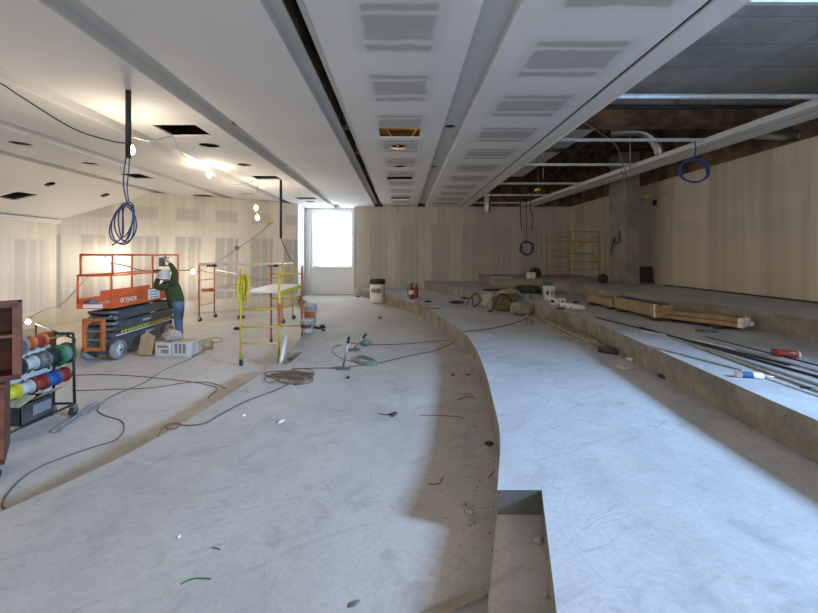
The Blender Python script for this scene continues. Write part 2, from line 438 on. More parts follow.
# outer shell
WX0, WX1, WZ0, WZ1 = -4.08, -2.29, 1.55, 4.12
wall('wall_window', (-11.0, YB), (8.2, YB), 0, ZT, .3, M['white_trim'], [(WX0+11, WX1+11, WZ0, WZ1)])
wall('wall_outer_left', (-11.0, -4.3), (-11.0, 17.2), 0, ZT, .2, M['brown_deck'])
wall('wall_outer_right', (7.86, 17.2), (7.86, -4.3), 0, ZT, -.2, M['brown_deck'], [(17.2-.85, 17.2+.66, 2.85, 5.05)])
wall('wall_rear', (-11.0, -4.0), (8.2, -4.0), 0, ZT, -.2, M['wall_side'], [(6.5, 12.5, 1.3, 3.9)])  # opening added so the rear fill light reaches the room
wall('wall_above_back', (-2.14, 16.62), (7.9, 16.62), CZ, ZT, .05, M['brown_deck'])
b = MB(); b.box((-1.5, 6.5, ZT+.1), (19.6, 22, .2)); struct(b.build('ceiling', M['brown_deck']), 'brown deck above the open ceiling')
b = MB(); b.box((5.4, 1.75, 5.25), (5.1, 11.5, .3)); struct(b.build('ceiling', M['slab_under']), 'bare concrete slab soffit')
for nm, loc in (('beam_a', 0),):
    b = MB(); b.box((5.4, 7.55, 5.0), (5.1, .35, .55)); struct(b.build('trim_1', M['brown_deck']), 'downstand beam at the slab edge')
# window
w = thing('window_1', 'tall bright window in the far wall', 'window', (0, YB, 0)); w['kind'] = 'structure'
b = MB(); t_ = .06
for x0, x1, z0, z1 in ((WX0, WX0+t_, WZ0, WZ1), (WX1-t_, WX1, WZ0, WZ1), (WX0, WX1, WZ0, WZ0+t_), (WX0, WX1, WZ1-t_, WZ1)):
    b.box(((x0+x1)/2, .2, (z0+z1)/2), (x1-x0, .07, z1-z0))
b.build('window_frame', M['white_trim'], w)
b = MB(); b.box(((WX0+WX1)/2, .2, (WZ0+WZ1)/2), (WX1-WX0-.1, .008, WZ1-WZ0-.1)); b.build('pane', M['glass'], w)
b = MB(); b.box(((WX0+WX1)/2, -.02, WZ0-.02), (WX1-WX0+.16, .10, .04)); b.build('window_sill', M['white_trim'], w)
b = MB(); b.box((WX0-.14, -.04, 2.28), (.06, .08, 3.9)); b.box((WX0-.24, -.025, 2.28), (.03, .05, 3.9)); struct(b.build('trim_2', M['white_trim']), 'white upright beside the window').location = (0, YB, 0)
# column
b = MB(); b.box((6.76, 11.27, (Z4+5.0)/2+.1), (.44, .84, 5.0-Z4+.2), bev=.015); struct(b.build('wall_column', M['column']), 'square grey concrete column')

# ------------------------------------------------------------------ ceiling of boards and troughs
def slab_holes(c=(), r=()): return [circle(*q) for q in c]+[rect(*q) for q in r]
Y0, Y1 = -4.0, 16.95
def panel(x0, x1, m, holes=(), label=None):
    o = MB().plate(rect(x0, x1, Y0, Y1), list(holes), CZ, CZ+.03).build('ceiling', m); return struct(o, label)
panel(-8.23, -6.73, M['paint'], slab_holes([(-7.37, 8.74, .17), (-7.40, 7.17, .18), (-7.35, 6.45, .15)], [(-7.55, -6.95, 9.8, 10.45), (-7.55, -6.9, 13.2, 13.75)]), 'ceiling strip with round cut-outs far over the stage')
panel(-6.39, -4.92, M['paint'], slab_holes([(-5.45, 14.6, .17)], [(-5.7, -5.25, 12.95, 13.25)]), 'ceiling strip over the scissor lift')
panel(-4.59, -3.08, M['paint'], slab_holes([(-3.79, 7.3, .19), (-3.75, 8.84, .17), (-3.7, 14.9, .17)], [(-4.14, -3.42, 6.12, 6.70), (-4.12, -3.43, 10.05, 10.55), (-4.0, -3.3, 13.8, 14.3)]), 'ceiling strip with square access holes')
panel(-2.72, -1.2, M['paint'], (), 'plain painted ceiling strip')
panel(-.83, .69, M['ceilA'], slab_holes([(-.06, 7.37, .17), (-.05, 9.04, .16)], [(-.40, .32, 6.26, 6.80), (-.42, .30, 10.15, 10.65), (-.40, .32, 13.8, 14.3)]), 'central ceiling strip with taped patches')
panel(1.03, 2.59, M['ceilB'], (), 'ceiling strip with grey patches beside the open ceiling')
panel(2.65, 2.92, M['paint'], (), 'narrow edge strip of the ceiling')
TH = .15
def trough(x0, x1, slot=None, holes=()):
    b = MB()
    parts = [(x0-.02, x1+.02)] if not slot else [(x0-.02, slot[0]), (slot[1], x1+.02)]
    for a, c in parts:
        b.plate(rect(a, c, Y0, Y1), [h for h in holes] if not slot else [], CZ+TH, CZ+TH+.03)
    for x in (x0-.01, x1+.01): b.box((x, (Y0+Y1)/2, CZ+.03+TH/2), (.02, Y1-Y0-.02, TH))
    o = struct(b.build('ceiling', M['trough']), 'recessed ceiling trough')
    for h in holes:
        cx = sum(p[0] for p in h)/len(h); cy = sum(p[1] for p in h)/len(h); r = h[0][0]-cx
        b = MB(); b.lathe([(r+.012, CZ+TH+.031), (r+.012, CZ+TH+.25), (0, CZ+TH+.25)], Matrix.Translation((cx, cy, 0)), 20); struct(b.build('trim_7', M['dark_slot']), 'black cap added above a round trough cut-out to keep it dark')  # black shell added so the cut-out shows dark, not the lit plenum
    return o
trough(-8.57, -8.23)
trough(-6.73, -6.39)
trough(-4.92, -4.59)
trough(-3.08, -2.72, holes=slab_holes([(-2.9, 6.49, .09), (-2.88, 9.5, .09)]))
trough(-1.2, -.83, slot=(-1.09, -.955))
trough(.69, 1.03, holes=slab_holes([(.86, 6.65, .105), (.85, 9.67, .105), (.85, 14.9, .105)]))
# closed metal box above the near part of the slot and the slot's dark sides
b = MB(); b.box((-1.11, 6.5, CZ+TH+.28), (.02, 21, .5)); b.box((-.93, 6.5, CZ+TH+.28), (.02, 21, .5)); struct(b.build('trim_3', M['brown_deck']), 'dark sides of the ceiling slot')
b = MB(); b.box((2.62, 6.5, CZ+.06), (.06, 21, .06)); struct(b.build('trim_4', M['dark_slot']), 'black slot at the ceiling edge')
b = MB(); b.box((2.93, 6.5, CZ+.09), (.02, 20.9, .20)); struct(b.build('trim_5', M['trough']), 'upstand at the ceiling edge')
# sloping ceiling over the stage
sl = math.atan2(-1.10, -2.08); L_ = math.hypot(1.10, 2.08)
MS = Matrix.Translation((-8.57, 0, CZ)) @ Matrix(((math.cos(sl), 0, -math.sin(sl)*-1, 0), (0, 1, 0, 0), (math.sin(sl), 0, -math.cos(sl), 0), (0, 0, 0, 1)))
def onslope(X): return (-8.57-X)/2.08*L_
def slope_px(px, py):
    Y = (2.15+.529*8.57)*F/((VY-py)+.529*(VX-px)); return (onslope((px-VX)*Y/F), Y)
o = MB().plate(rect(0, L_, Y0, 14.5), [circle(onslope(-9.16), 9.63, .12), circle(onslope(-9.15), 11.4, .12), [slope_px(*q) for q in ((-3, 197), (18, 191.5), (38, 195), (15, 200.5))]], 0, .03, MS).build('ceiling', M['paint']); struct(o, 'ceiling sloping down to the side wall')
b = MB(); b.box((-10.60, 3.7, 3.08), (.1, 15.4, .06)); b.box((-10.56, 3.7, 3.14), (.18, 15.4, .06)); struct(b.build('trim_6', M['paint']), 'stepped cornice on the side wall')

# ------------------------------------------------------------------ open ceiling: studs, track, pipes, ducts
for i, (Y, x1, lb) in enumerate(((3.22, 6.05, 'galvanised ceiling stud crossing the bare concrete slab, nearest of the row'), (5.16, 5.95, 'galvanised ceiling stud just below the edge of the bare slab'),
        (7.1, 5.95, 'galvanised ceiling stud third along, above the blue wire coil on the track'), (9.03, 5.85, 'galvanised ceiling stud fourth along, by the knotted hanger wires'),
        (11.4, 5.8, 'galvanised ceiling stud third from the far wall'), (13.6, 5.8, 'galvanised ceiling stud second from the far wall'), (15.6, 5.75, 'galvanised ceiling stud closest to the far wall'))):
    b = MB(); b.box(((2.94+x1)/2, 0, 0), (x1-2.94, .004, .05)); b.box(((2.94+x1)/2, -.02, -.025), (x1-2.94, .045, .004)); b.box(((2.94+x1)/2, -.02, .025), (x1-2.94, .045, .004))
    tag(b.build('ceiling_stud', M['galv'], loc=(0, Y, CZ+.05)), lb, 'ceiling stud', 'galvanised studs across the open ceiling')
# long slotted drywall track
d = Vector((5.55, 16.4, 0))-Vector((6.45, 2.0, 0)); ang = math.atan2(d.y, d.x); Lt = d.length
t = thing('ceiling_track', 'long pale slotted ceiling bulkhead running along the open ceiling', 'ceiling track', (6.45, 2.0, CZ), ang)
for nm, y0, y1, z in (('edge_strip', .07, .30, .0), ('edge_strip', -.30, -.03, 0)):
    b = MB(); b.box((Lt/2, (y0+y1)/2, z+.05), (Lt, y1-y0, .10)); b.build(nm, M['trough'], t)
b = MB(); b.box((Lt/2, .02, .05), (Lt, .10, .03)); b.build('slot', M['dark_slot'], t)
def pipe(name, pts, r, m, label, cat, seg=10):
    b = MB(); b.tube(pts, r, seg); return tag(b.build(name, m), label, cat)
o = pipe('sprinkler_pipe', [(2.6, 6.3, 4.62), (7.7, 6.3, 4.62)], .04, M['black_iron'], 'black pipe crossing the open ceiling just beyond the slab stud', 'pipe')
o = pipe('sprinkler_pipe', [(2.6, 9.6, 4.82), (7.7, 9.6, 4.82)], .045, M['black_iron'], 'black pipe crossing deeper in the open ceiling above the column', 'pipe')
o = pipe('sprinkler_pipe', [(4.2, 12.2, 5.0), (4.2, 16.6, 5.0)], .05, M['black_iron'], 'black pipe running lengthwise high in the dark open ceiling', 'pipe')
b = MB()
for k in range(1, 9): pass
duct = spline([atY(612, 132, 8.8), atY(628, 131, 8.6), atY(642, 132, 8.5), atY(652, 138, 8.45), atY(658, 147, 8.4), atY(660, 154, 8.4)], 12)
b = MB(); b.tube(duct, .11, 14)
for i, v in enumerate(duct[::3]): pass
tag(b.build('flexible_duct', M['foil']), 'silver flexible duct bending down above the ceiling track', 'duct')
def foil_duct(p0, p1, r, label):
    p0, p1 = Vector(p0), Vector(p1); n = 26; pts = [p0.lerp(p1, k/n) for k in range(n+1)]
    t = thing('duct', label, 'duct', p0)
    b = MB(); b.tube([p-p0 for p in pts], r, 16, cap=False); b.build('duct_tube', M['foil'], t)
    for q in (0.02, .98):
        b = MB(); c = p0.lerp(p1, q)-p0; ax = (p1-p0).normalized()*.02; b.tube([c-ax, c+ax], r*1.05, 16); b.build('collar', M['steel'], t)
    return t
foil_duct((3.28, 14.2, 6.25), (3.28, 14.2, 3.72), .13, 'short silver round duct hanging down at the ceiling edge')
foil_duct((6.9, 7.2, 4.46), (7.66, 7.2, 4.42), .10, 'shiny foil duct end between the ceiling track and the tan wall')
foil_duct((5.15, 6.9, 4.985), (5.7, 6.9, 4.995), .10, 'crumpled foil duct stub lying above the slab stud')
b = MB(); b.box((4.05, 10.6, 5.10), (.5, 5.2, .42), bev=.01); tag(b.build('duct', M['galv']), 'rectangular sheet metal duct high in the open ceiling', 'duct')
b = MB()
for k in range(7): b.box((3.3+k*.62, 12.6, 5.75), (.07, 7.4, .35))
tag(b.build('roof_joist', M['brown_deck']), 'brown roof joists high above the open ceiling', 'joist', kind='stuff')
for (x, y, ztop, lb) in ((5.55, 9.0, 6.2, 'thin hanger rod dropping beside the tangled grey wire'), (3.55, 9.3, 6.2, 'thin hanger rod close to the ceiling edge'), (4.56, 12.4, 6.2, 'thin hanger rod carrying the yellow connector'), (4.95, 4.4, 5.1, 'thin hanger wire below the bare slab')):
    zb = 4.05 if y > 5 else 4.28
    pipe('hanger_rod', [(x, y, zb), (x, y, ztop)], .012 if y > 5 else .004, M['steel'], lb, 'hanger rod', 6)
pipe('hanger_wire', spline([(3.2, 6.6, 4.5), (4.6, 8.0, 4.50), (5.1, 8.6, 4.28), (5.5, 9.0, 3.98), (5.9, 9.5, 4.0)]), .012, M['steel'], 'tangled grey wire sagging across the open ceiling', 'wire', 6)
pipe('hanger_wire', spline([(5.5, 9.3, 4.25), (5.9, 9.6, 3.75), (6.5, 9.9, 3.68), (7.45, 10.4, 3.86)]), .014, M['steel'], 'grey cable sagging from the track to the tan wall', 'wire', 6)
pipe('yellow_connector', [(6.55, 9.9, 3.66), (6.66, 9.95, 3.70)], .045, M['yellow_pl'], 'yellow cable connector on the cable by the column', 'connector', 8)
pipe('yellow_connector', [(7.25, 5.95, 3.83), (7.4, 5.95, 3.86)], .03, M['yellow_pl'], 'yellow cable connector on the tan wall top', 'connector', 8)
pipe('yellow_connector', [(4.46, 12.39, 4.27), (4.63, 12.39, 4.30)], .05, M['yellow_pl'], 'yellow cable connector on the hanger rod over the dark coil', 'connector', 8)
def coil(name, c, rx, rz, turns, r, m, label, ang=0.0, tail=None, jit=.12, hang=None):
    pts = []; n = 22*turns
    for k in range(n+1):
        a = 2*PI*k/22+PI/2; q = 1+jit*math.sin(k*.37)+jit*.5*math.sin(k*1.13)
        u = rx*q*math.cos(a)+jit*.6*rx*math.sin(k*.11); z = rz*(1-jit*.5*math.cos(k*.21))*math.sin(a)
        w = .05*math.sin(k*.29)
        pts.append(Vector((c[0]+u*math.cos(ang)-w*math.sin(ang), c[1]+u*math.sin(ang)+w*math.cos(ang), c[2]+z)))
    if hang: pts = [Vector(h) for h in hang]+pts
    if tail: pts += [Vector(h) for h in tail]
    b = MB(); b.tube(spline(pts, 2), r, 6); return tag(b.build(name, m), label, 'coil of wire')
coil('wire_coil', (5.60, 7.1, 3.72), .245, .225, 7, .011, M['blue_wire'], 'bright blue coil of wire hung on the ceiling track', jit=.09, hang=[(5.62, 7.1, 4.3), (5.62, 7.08, 4.1)])
coil('wire_coil', (4.58, 13.6, 2.35), .21, .24, 6, .011, M['navy_wire'], 'dark blue coil of wire hung low in front of the far wall', jit=.24, hang=[(4.56, 13.6, 4.4), (4.58, 13.6, 3.4), (4.58, 13.6, 2.8)])
pipe('loose_cable', spline([(4.35, 13.6, 4.4), (4.36, 13.6, 3.6), (4.39, 13.62, 3.2), (4.40, 13.6, 3.05)]), .022, M['cord_brown'], 'brown cable end dangling beside the dark blue coil, nearer the window', 'cable', 6)
pipe('loose_cable', spline([(4.75, 13.6, 4.4), (4.72, 13.6, 3.8), (4.83, 13.62, 3.4), (4.74, 13.6, 3.0)]), .022, M['cord_brown'], 'brown cable end dangling beside the dark blue coil, nearer the column', 'cable', 6)
# truss webs lit warm above the centre strip, seen through its cut-outs and the slot
for i, (y, lb) in enumerate(((6.9, 'wooden roof truss above the largest central cut-out'), (8.6, 'wooden roof truss above the round central cut-outs'), (11.0, 'wooden roof truss above the second square central cut-out'), (14.4, 'wooden roof truss above the farthest square cut-out'))):
    t = thing('roof_truss', lb, 'truss', (0, y, 4.45), 0, 'roof trusses above the cut-outs')
    b = MB(); b.box((-.1, 0, .03), (3.0, .06, .06)); b.build('bottom_chord', M['wood'], t)
    b = MB(); b.box((-.1, 0, .78), (3.0, .06, .06)); b.build('top_chord', M['wood'], t)
    for k in range(6):
        x = -1.45+k*.48; b = MB(); b.tube([(x, 0, .04 if k % 2 else .77), (x+.48, 0, .77 if k % 2 else .04)], .028, 6); b.build('web', M['wood'], t)
def bulb(label, p, r=.055, hang=0.0, m=None, caged=False):
    t = thing('light_bulb', label, 'light bulb', p, 0, 'temporary bare bulbs')
    b = MB(); b.lathe([(0, -r), (r*.6, -r*.85), (r, 0), (r*.7, r*.8), (r*.38, r*1.35), (0, r*1.4)], seg=14); b.build('bulb', m or M['bulb'], t)
    b = MB(); b.lathe([(r*.40, r*1.3), (r*.5, r*1.45), (r*.5, r*2.2), (0, r*2.3)], seg=12); b.build('socket', M['yellow_pl'], t)
    if hang: b = MB(); b.cyl((0, 0, r*2.2), (0, 0, r*2.2+hang), .008, 6); b.build('cord', M['cord_grey'], t)
    return t
M['bulb_plenum'] = emit('lit_bulb_above_ceiling', (1.0, .66, .32), 260)
bulb('small lit bulb above the largest square cut-out in the central ceiling', (.28, 7.25, 4.78), .05, 1.4, M['bulb_plenum'])
bulb('small lit bulb deep above the second square cut-out', (-.5, 11.6, 4.85), .05, 1.35, M['bulb_plenum'])
bulb('hidden lit bulb glowing over the beam in the open ceiling', (3.3, 8.3, 5.2), .05, 1.0, M['bulb_plenum'])
b = MB(); b.lathe([(.035, .12), (.035, .0), (.02, -.06), (.045, -.07), (.045, -.08), (0, -.085)], seg=12); b.cyl((0, 0, .05), (0, 0, .35), .02, 8)
tag(b.build('ceiling_sprinkler', M['steel'], loc=(-.17, 15.4, 3.98)), 'sprinkler head hanging from the central ceiling near the far wall', 'sprinkler')

exec_rest = True
# ------------------------------------------------------------------ hanging lamps, pipes and wires over the lower floor
BP = Vector((-3.58, 4.84, 0))
pipe('hanging_pipe', [(BP.x, BP.y, 3.37), (BP.x, BP.y, CZ+.3)], .033, M['black_iron'], 'black pipe hanging from the ceiling, holding the blue coil', 'pipe', 14)
pipe('hanging_pipe', [(-3.47, 10.6, 2.58), (-3.47, 10.6, CZ+.3)], .035, M['black_iron'], 'black pipe hanging from the ceiling near the window', 'pipe', 14)
pts = [(BP.x-.02, BP.y, 3.42), (BP.x-.055, BP.y, 3.2), (BP.x-.06, BP.y, 3.0), (BP.x-.02, BP.y, 2.80)]
for k in range(5):
    rx, rz = .075+.022*k, .215+.014*((k*3) % 5)
    for q in range(16):
        a = PI/2-2*PI*q/16; w = .03*math.sin(q*.7+k)
        pts.append((BP.x+.055-rx+rx*math.cos(a)+.028*math.sin(a)+.010*k, BP.y+w, 2.545+rz*math.sin(a)-.012*k))
pts += [(BP.x-.05, BP.y-.02, 2.38), (BP.x-.14, BP.y, 2.28), (BP.x-.21, BP.y, 2.23)]
b = MB(); b.tube(spline(pts, 3), .0085, 6); tag(b.build('wire_coil', M['navy_wire']), 'loose blue wire coil hanging from the black pipe above the lift', 'coil of wire')
pipe('loose_cable', spline([(BP.x+.02, BP.y, 3.45), (BP.x-.01, BP.y+.02, 3.2), (BP.x-.03, BP.y+.02, 3.0), (BP.x-.01, BP.y+.02, 2.80)]), .008, M['navy_wire'], 'second dark strand running from the black pipe down to the blue coil', 'cable', 6)
BL = [bulb('lit bulb at the lower end of the black pipe over the lift', (-4.10, 5.6, 3.68), .055, .3),
      bulb('lit bulb under the ceiling beside the round cut-outs', (-4.64, 8.9, 4.02), .055, .0),
      bulb('upper of the two lit bulbs hanging in front of the far wall', (-4.34, 11.0, 3.50), .055, .0),
      bulb('lower of the two lit bulbs hanging in front of the far wall', (-4.30, 11.0, 3.20), .055, .0),
      bulb('lit bulb glowing on the wall behind the orange lift rails', atY(105, 262, 11.6), .060, .12),
      bulb('lit bulb on the wall beside the far scaffold', atY(193, 272, 12.4), .060, .12),
      bulb('lit bulb lying low by the side wall behind the tool chest', atY(28, 322, 8.6), .045, .0)]
pipe('string_light_cord', spline([atY(-40, 62, 4.3), atY(0, 83, 4.3), atY(20, 96, 4.3), atY(70, 127, 4.5), atY(100, 138, 4.6), atY(126, 143, 4.75), (-4.10, 5.6, 3.9)]), .008, M['cord_black'], 'black lamp cord sagging below the ceiling towards the lit bulb', 'cord', 6)
pipe('string_light_cord', spline([(-4.10, 5.6, 3.9), atY(150, 141, 5.7), atY(171, 137, 5.9), atY(178, 147, 6.4), atY(186, 158, 7.6), (-4.64, 8.9, 4.12)]), .008, M['cord_grey'], 'lamp cord looping up to the ceiling between the first two bulbs', 'cord', 6)
pipe('string_light_cord', spline([(-4.64, 8.9, 4.12), atY(224, 181, 9.3), atY(238, 184.5, 9.4), atY(250, 182, 10.2), atY(257, 181, 11.0), (-4.33, 11.0, 3.66), (-4.33, 11.0, 3.32)]), .008, M['cord_grey'], 'lamp cord from the second bulb down to the hanging pair', 'cord', 6)
pipe('power_cable', spline([(-3.47, 10.6, 2.6), (-3.45, 10.9, 2.3), (-3.42, 11.3, 2.0), (-3.40, 11.6, 1.88)]), .012, M['cord_black'], 'black cord dropping from the hanging pipe to the far scaffold plank', 'cord', 6)
bulb('unseen fill bulb added behind the viewpoint, stage side', (-5.0, -2.2, 3.7), .075, .36, M['fill_bulb_rear'])  # added out of view as warm fill for the near floor
bulb('fill bulb added to the lamp string just outside the picture, over the tool chest', (-5.5, 3.0, 3.78), .055, .35)  # added out of view to brighten the ceiling at upper left
bulb('unseen fill bulb added behind the viewpoint, tier side', (3.4, -2.4, 3.7), .115, 1.16, M['fill_bulb_rear'])  # added out of view as warm fill over the tiers
def wallY(X): return 11.4+(X+10.65)/6.29*4.1   # face of the stage wall
def onwall(px, py, off=.03):
    # pixel ray meets the stage wall
    k = (px-VX)/F; Y = (11.4+10.65*4.1/6.29)/(1-k*4.1/6.29)
    Y -= off*1.2
    return Vector((k*Y, Y, EYE-(py-VY)*Y/F))
pipe('power_cable', spline([onwall(271, 221), onwall(262, 231), onwall(237, 249), onwall(215, 263), onwall(196, 272)]), .014, M['cord_grey'], 'grey cord slanting down the far wall to the scaffold bulb', 'cord', 6)
pipe('yellow_connector', [onwall(270, 220), onwall(272, 224)], .05, M['yellow_pl'], 'yellow plug on the far wall at the top of the slanting cord', 'connector', 8)
b = MB(); b.box((0, 0, 0), (.14, .05, .14), bev=.01); p = onwall(237, 248, .02)
tag(b.build('wall_box', M['cord_brown'], loc=p, rotz=math.atan2(4.1, 6.29)), 'small dark junction box in the wall under the slanting cord', 'junction box')
pipe('power_cable', spline([onwall(108, 262, .1), onwall(88, 277, .1), onwall(75, 291, .06), onwall(62, 304, .05), Vector((-10.5, 10.9, .5)), Vector((-10.4, 10.3, .32)), Vector((-9.0, 8.65, .36))]), .014, M['cord_grey'], 'grey cord running from the lift bulb along the wall to the low bulb', 'cord', 6)
pipe('power_cable', spline([onwall(110, 263, .1), onwall(127, 266, .3), onwall(140, 270, .4), onwall(160, 271, .4), onwall(192, 270, .3)]), .013, M['cord_black'], 'black cord strung along the far wall behind the worker', 'cord', 6)
b = MB(); b.box((7.48, 0, 0), (.05, .13, .16), bev=.01); tag(b.build('wall_box', M['black'], loc=(0, 10.95, 3.65)), 'small black electrical box high on the tan wall', 'junction box')
pipe('loose_cable', spline([(6.52, 11.1, 2.85), (6.50, 11.05, 2.5), (6.47, 11.25, 2.45), (6.5, 11.3, 2.65), (6.48, 11.45, 2.3), (6.52, 11.5, 2.1)]), .014, M['cord_black'], 'black cable loop on the grey column', 'cable', 6)
# ------------------------------------------------------------------ text
def letters(s, size, Mx, m, parent, name='lettering', ext=.002):
    c = bpy.data.curves.new(name, 'FONT'); c.body = s; c.size = size; c.extrude = ext; c.align_x = 'CENTER'; c.align_y = 'CENTER'
    tmp = bpy.data.objects.new('tmp', c); COL.objects.link(tmp)
    bpy.context.view_layer.update()
    me = bpy.data.meshes.new_from_object(tmp.evaluated_get(bpy.context.evaluated_depsgraph_get()))
    bpy.data.objects.remove(tmp); bpy.data.curves.remove(c)
    me.transform(Mx); me.materials.clear(); me.materials.append(m)
    o = bpy.data.objects.new(name, me); COL.objects.link(o); o.parent = parent
    return o
# ------------------------------------------------------------------ scissor lift: local x = length (towards the far end), local y = width
def scissor_lift():
    A = Vector((-5.98, 7.2, 0)); B = Vector((-6.10, 9.55, 0)); d = B-A; L = d.length; a = math.atan2(d.y, d.x)
    t = thing('scissor_lift', 'orange and grey scissor lift with raised guard rails beside the worker', 'scissor lift', A, a)
    hw = .32
    # chassis
    b = MB(); b.prism([(.14, -.25), (L-.15, -.25), (L-.15, .25), (.14, .25)], .12, .46)
    b.box((L/2, 0, .50), (L-.2, .54, .10), bev=.02); ch = b.build('chassis', M['lift_grey'], t)
    for s in (-1, 1):
        b = MB()
        n = 17
        for k in range(n):
            x = .30+k*(L-.6)/n
            b.prism([(x, .515), (x+.065, .515), (x+.095, .57), (x+.03, .57)], 0, .004, M=Matrix(((1, 0, 0, 0), (0, 0, s, s*.281), (0, 1, 0, 0), (0, 0, 0, 1))))
        b.build('hazard_stripe', M['yellow_pl'], ch)
        b = MB(); b.box((L/2, s*.275, .485), (L-.35, .006, .018)); b.build('trim_line', M['white'], ch)
    letters('SKYJACK', .085, Matrix.Translation((1.30, -.255, .37)) @ Matrix.Rotation(PI/2, 4, 'X'), M['white'], ch)
    for x in (.25, 1.98):
        for s in (-1, 1):
            b = MB(); MM = Matrix.Translation((x, s*.265, .19)) @ Matrix.Rotation(PI/2*s, 4, 'X')
            b.lathe([(.135, -.062), (.17, -.062), (.19, -.045), (.19, .045), (.17, .062), (.135, .062)], MM, 28); wh = b.build('wheel', M['tyre'], t)
            b = MB(); MM2 = MM; b.lathe([(0, -.05), (.045, -.05), (.05, -.035), (.135, -.045), (.135, .045), (.05, .035), (.045, .05), (0, .05)], MM2, 24); b.build('hub', M['hub'], wh)
            b = MB()
            for k in range(5): 
                q = 2*PI*k/5; b.cyl(MM @ Vector((.075*math.cos(q), .075*math.sin(q), -.04)), MM @ Vector((.075*math.cos(q), .075*math.sin(q), .04)), .012, 6)
            b.cyl(MM @ Vector((0, 0, -.057)), MM @ Vector((0, 0, .057)), .028, 10)
            b.build('lug_nuts', M['lift_grey'], wh)
    # scissor stack: folded arms
    for k in range(4):
        z = .60+k*.115
        for s in (-1, 1):
            b = MB(); b.box((L/2, s*(.225+(k % 2)*.025), z), (L-.34-(k % 2)*.12, .055, .085), RY((-1)**k*.016), bev=.012); b.build('scissor_arm', M['lift_grey'] if k % 2 else M['lift_mid'], t)
        for x in (.22, L-.22):
            b = MB(); b.cyl((x, -.275, z), (x, .275, z), .035, 12); b.build('pivot_pin', M['lift_mid'], t)
    # sloped skirt plates seen along the side
    for s in (-1, 1):
        b = MB(); b.prism([(.12, .58), (.28, .74), (L-.26, .76), (L-.12, .60)], 0, .012, M=Matrix(((1, 0, 0, 0), (0, 0, s, s*.281), (0, 1, 0, 0), (0, 0, 0, 1)))); sk = b.build('arm_cover', M['lift_grey'], t)
        b = MB(); b.prism([(.20, .80), (.30, .93), (L-.24, .95), (L-.12, .80)], 0, .012, M=Matrix(((1, 0, 0, 0), (0, 0, s, s*.281), (0, 1, 0, 0), (0, 0, 0, 1)))); sk2 = b.build('arm_cover', M['lift_grey'], t)
        if s < 0: letters('SKYJACK', .07, Matrix.Translation((1.12, -.296, .665)) @ Matrix.Rotation(PI/2, 4, 'X'), M['white'], sk)
    b = MB(); b.cyl((.35, -.1, .66), (1.2, .05, .82), .05, 12); b.build('hydraulic_cylinder', M['steel'], t)
    # end cabinet between the folded arms
    b = MB(); b.box((.20, .1, .42), (.22, .36, .44), bev=.02); b.build('end_cabinet', M['lift_mid'], t)
    # entry ladder frame
    b = MB()
    for y in (-.17, .17): b.box((-.02, y, .55), (.06, .065, .62), bev=.006)
    b.box((-.02, 0, .835), (.06, .40, .065), bev=.006); b.box((-.02, 0, .27), (.06, .40, .07), bev=.006)
    ld = b.build('entry_ladder', M['orange_dark'], t)
    for z in (.45, .62):
        b = MB(); b.box((-.02, 0, z), (.05, .30, .03)); b.build('rung', M['steel'], ld)
    for y in (-.14, .14):
        b = MB(); b.box((.08, y, .4), (.16, .05, .05)); b.build('bracket', M['lift_mid'], ld)
    # platform
    PZ = 1.06
    b = MB(); b.box((L/2, 0, PZ+.03), (L+.02, 2*hw-.02, .06)); dk = b.build('platform_deck', M['plywood'], t)
    b = MB()
    b.box((.0, 0, PZ+.045), (.03, 2*hw, .10)); b.box((L, 0, PZ+.08), (.03, 2*hw, .17))
    b.build('toe_board', M['orange'], t)
    for s in (-1, 1):
        b = MB(); b.box((L/2, s*hw, PZ+.09), (L+.03, .025, .20), bev=.004); tb = b.build('toe_board', M['orange'], t)
        b = MB(); b.box((L*.60, s*(hw+.004), PZ+.235), (L*.70, .02, .10), bev=.004); b.build('upper_panel', M['orange'], tb)
        if s < 0:
            letters('SKYJACK', .13, Matrix.Translation((.46, -hw-.0165, PZ+.12)) @ Matrix.Rotation(PI/2, 4, 'X'), M['white'], tb)
            b = MB(); b.box((1.30, -hw-.018, PZ+.15), (.42, .004, .22)); sg = b.build('notice_plate', M['white'], tb)
            b = MB()
            for k in range(3): b.box((1.30, -hw-.021, PZ+.20-.06*k), (.34, .003, .022))
            b.build('printed_lines', M['print'], tb)
    b = MB(); b.box((-.018, .02, PZ+.045), (.006, .36, .07)); b.build('notice_plate', M['white'], t)
    # guard rails: lower fixed rails and raised rails
    rl = .019
    def rail(name, pts, m=M['orange'], r=rl):
        b = MB(); b.tube(pts, r, 8); return b.build(name, m, t)
    ZM, ZTp = 1.70, 2.105
    for s in (-1, 1):
        y = s*hw
        rail('mid_rail', [(0, y, ZM), (L, y, ZM)]); rail('top_rail', [(.05, y*.94, ZTp), (L, y*.94, ZTp)], r=.022)
        for x in (0.0, L*(.55 if s < 0 else .66), L): rail('rail_post', [(x, y, PZ+.1), (x, y*.97, ZTp if x > .01 else ZM)])
        rail('rail_post', [(.05, y*.94, ZM), (.05, y*.94, ZTp)])
    for x in (0, L):
        rail('end_rail', [(x, -hw, ZM), (x, hw, ZM)]); rail('end_rail', [(x or .05, -hw*.94, ZTp), (x or .05, hw*.94, ZTp)], r=.022)
    # control box on the far near-side rail
    b = MB(); b.box((L*.80, -hw+.09, 1.93), (.22, .14, .22), bev=.015); cb = b.build('control_box', M['lift_mid'], t)
    b = MB(); b.box((L*.80, -hw+.012, 1.93), (.17, .01, .15)); b.build('control_panel', M['white'], cb)
    b = MB(); b.cyl((L*.80, -hw+.06, 2.03), (L*.80, -hw+.06, 2.14), .015, 8); b.build('joystick', M['black'], cb)
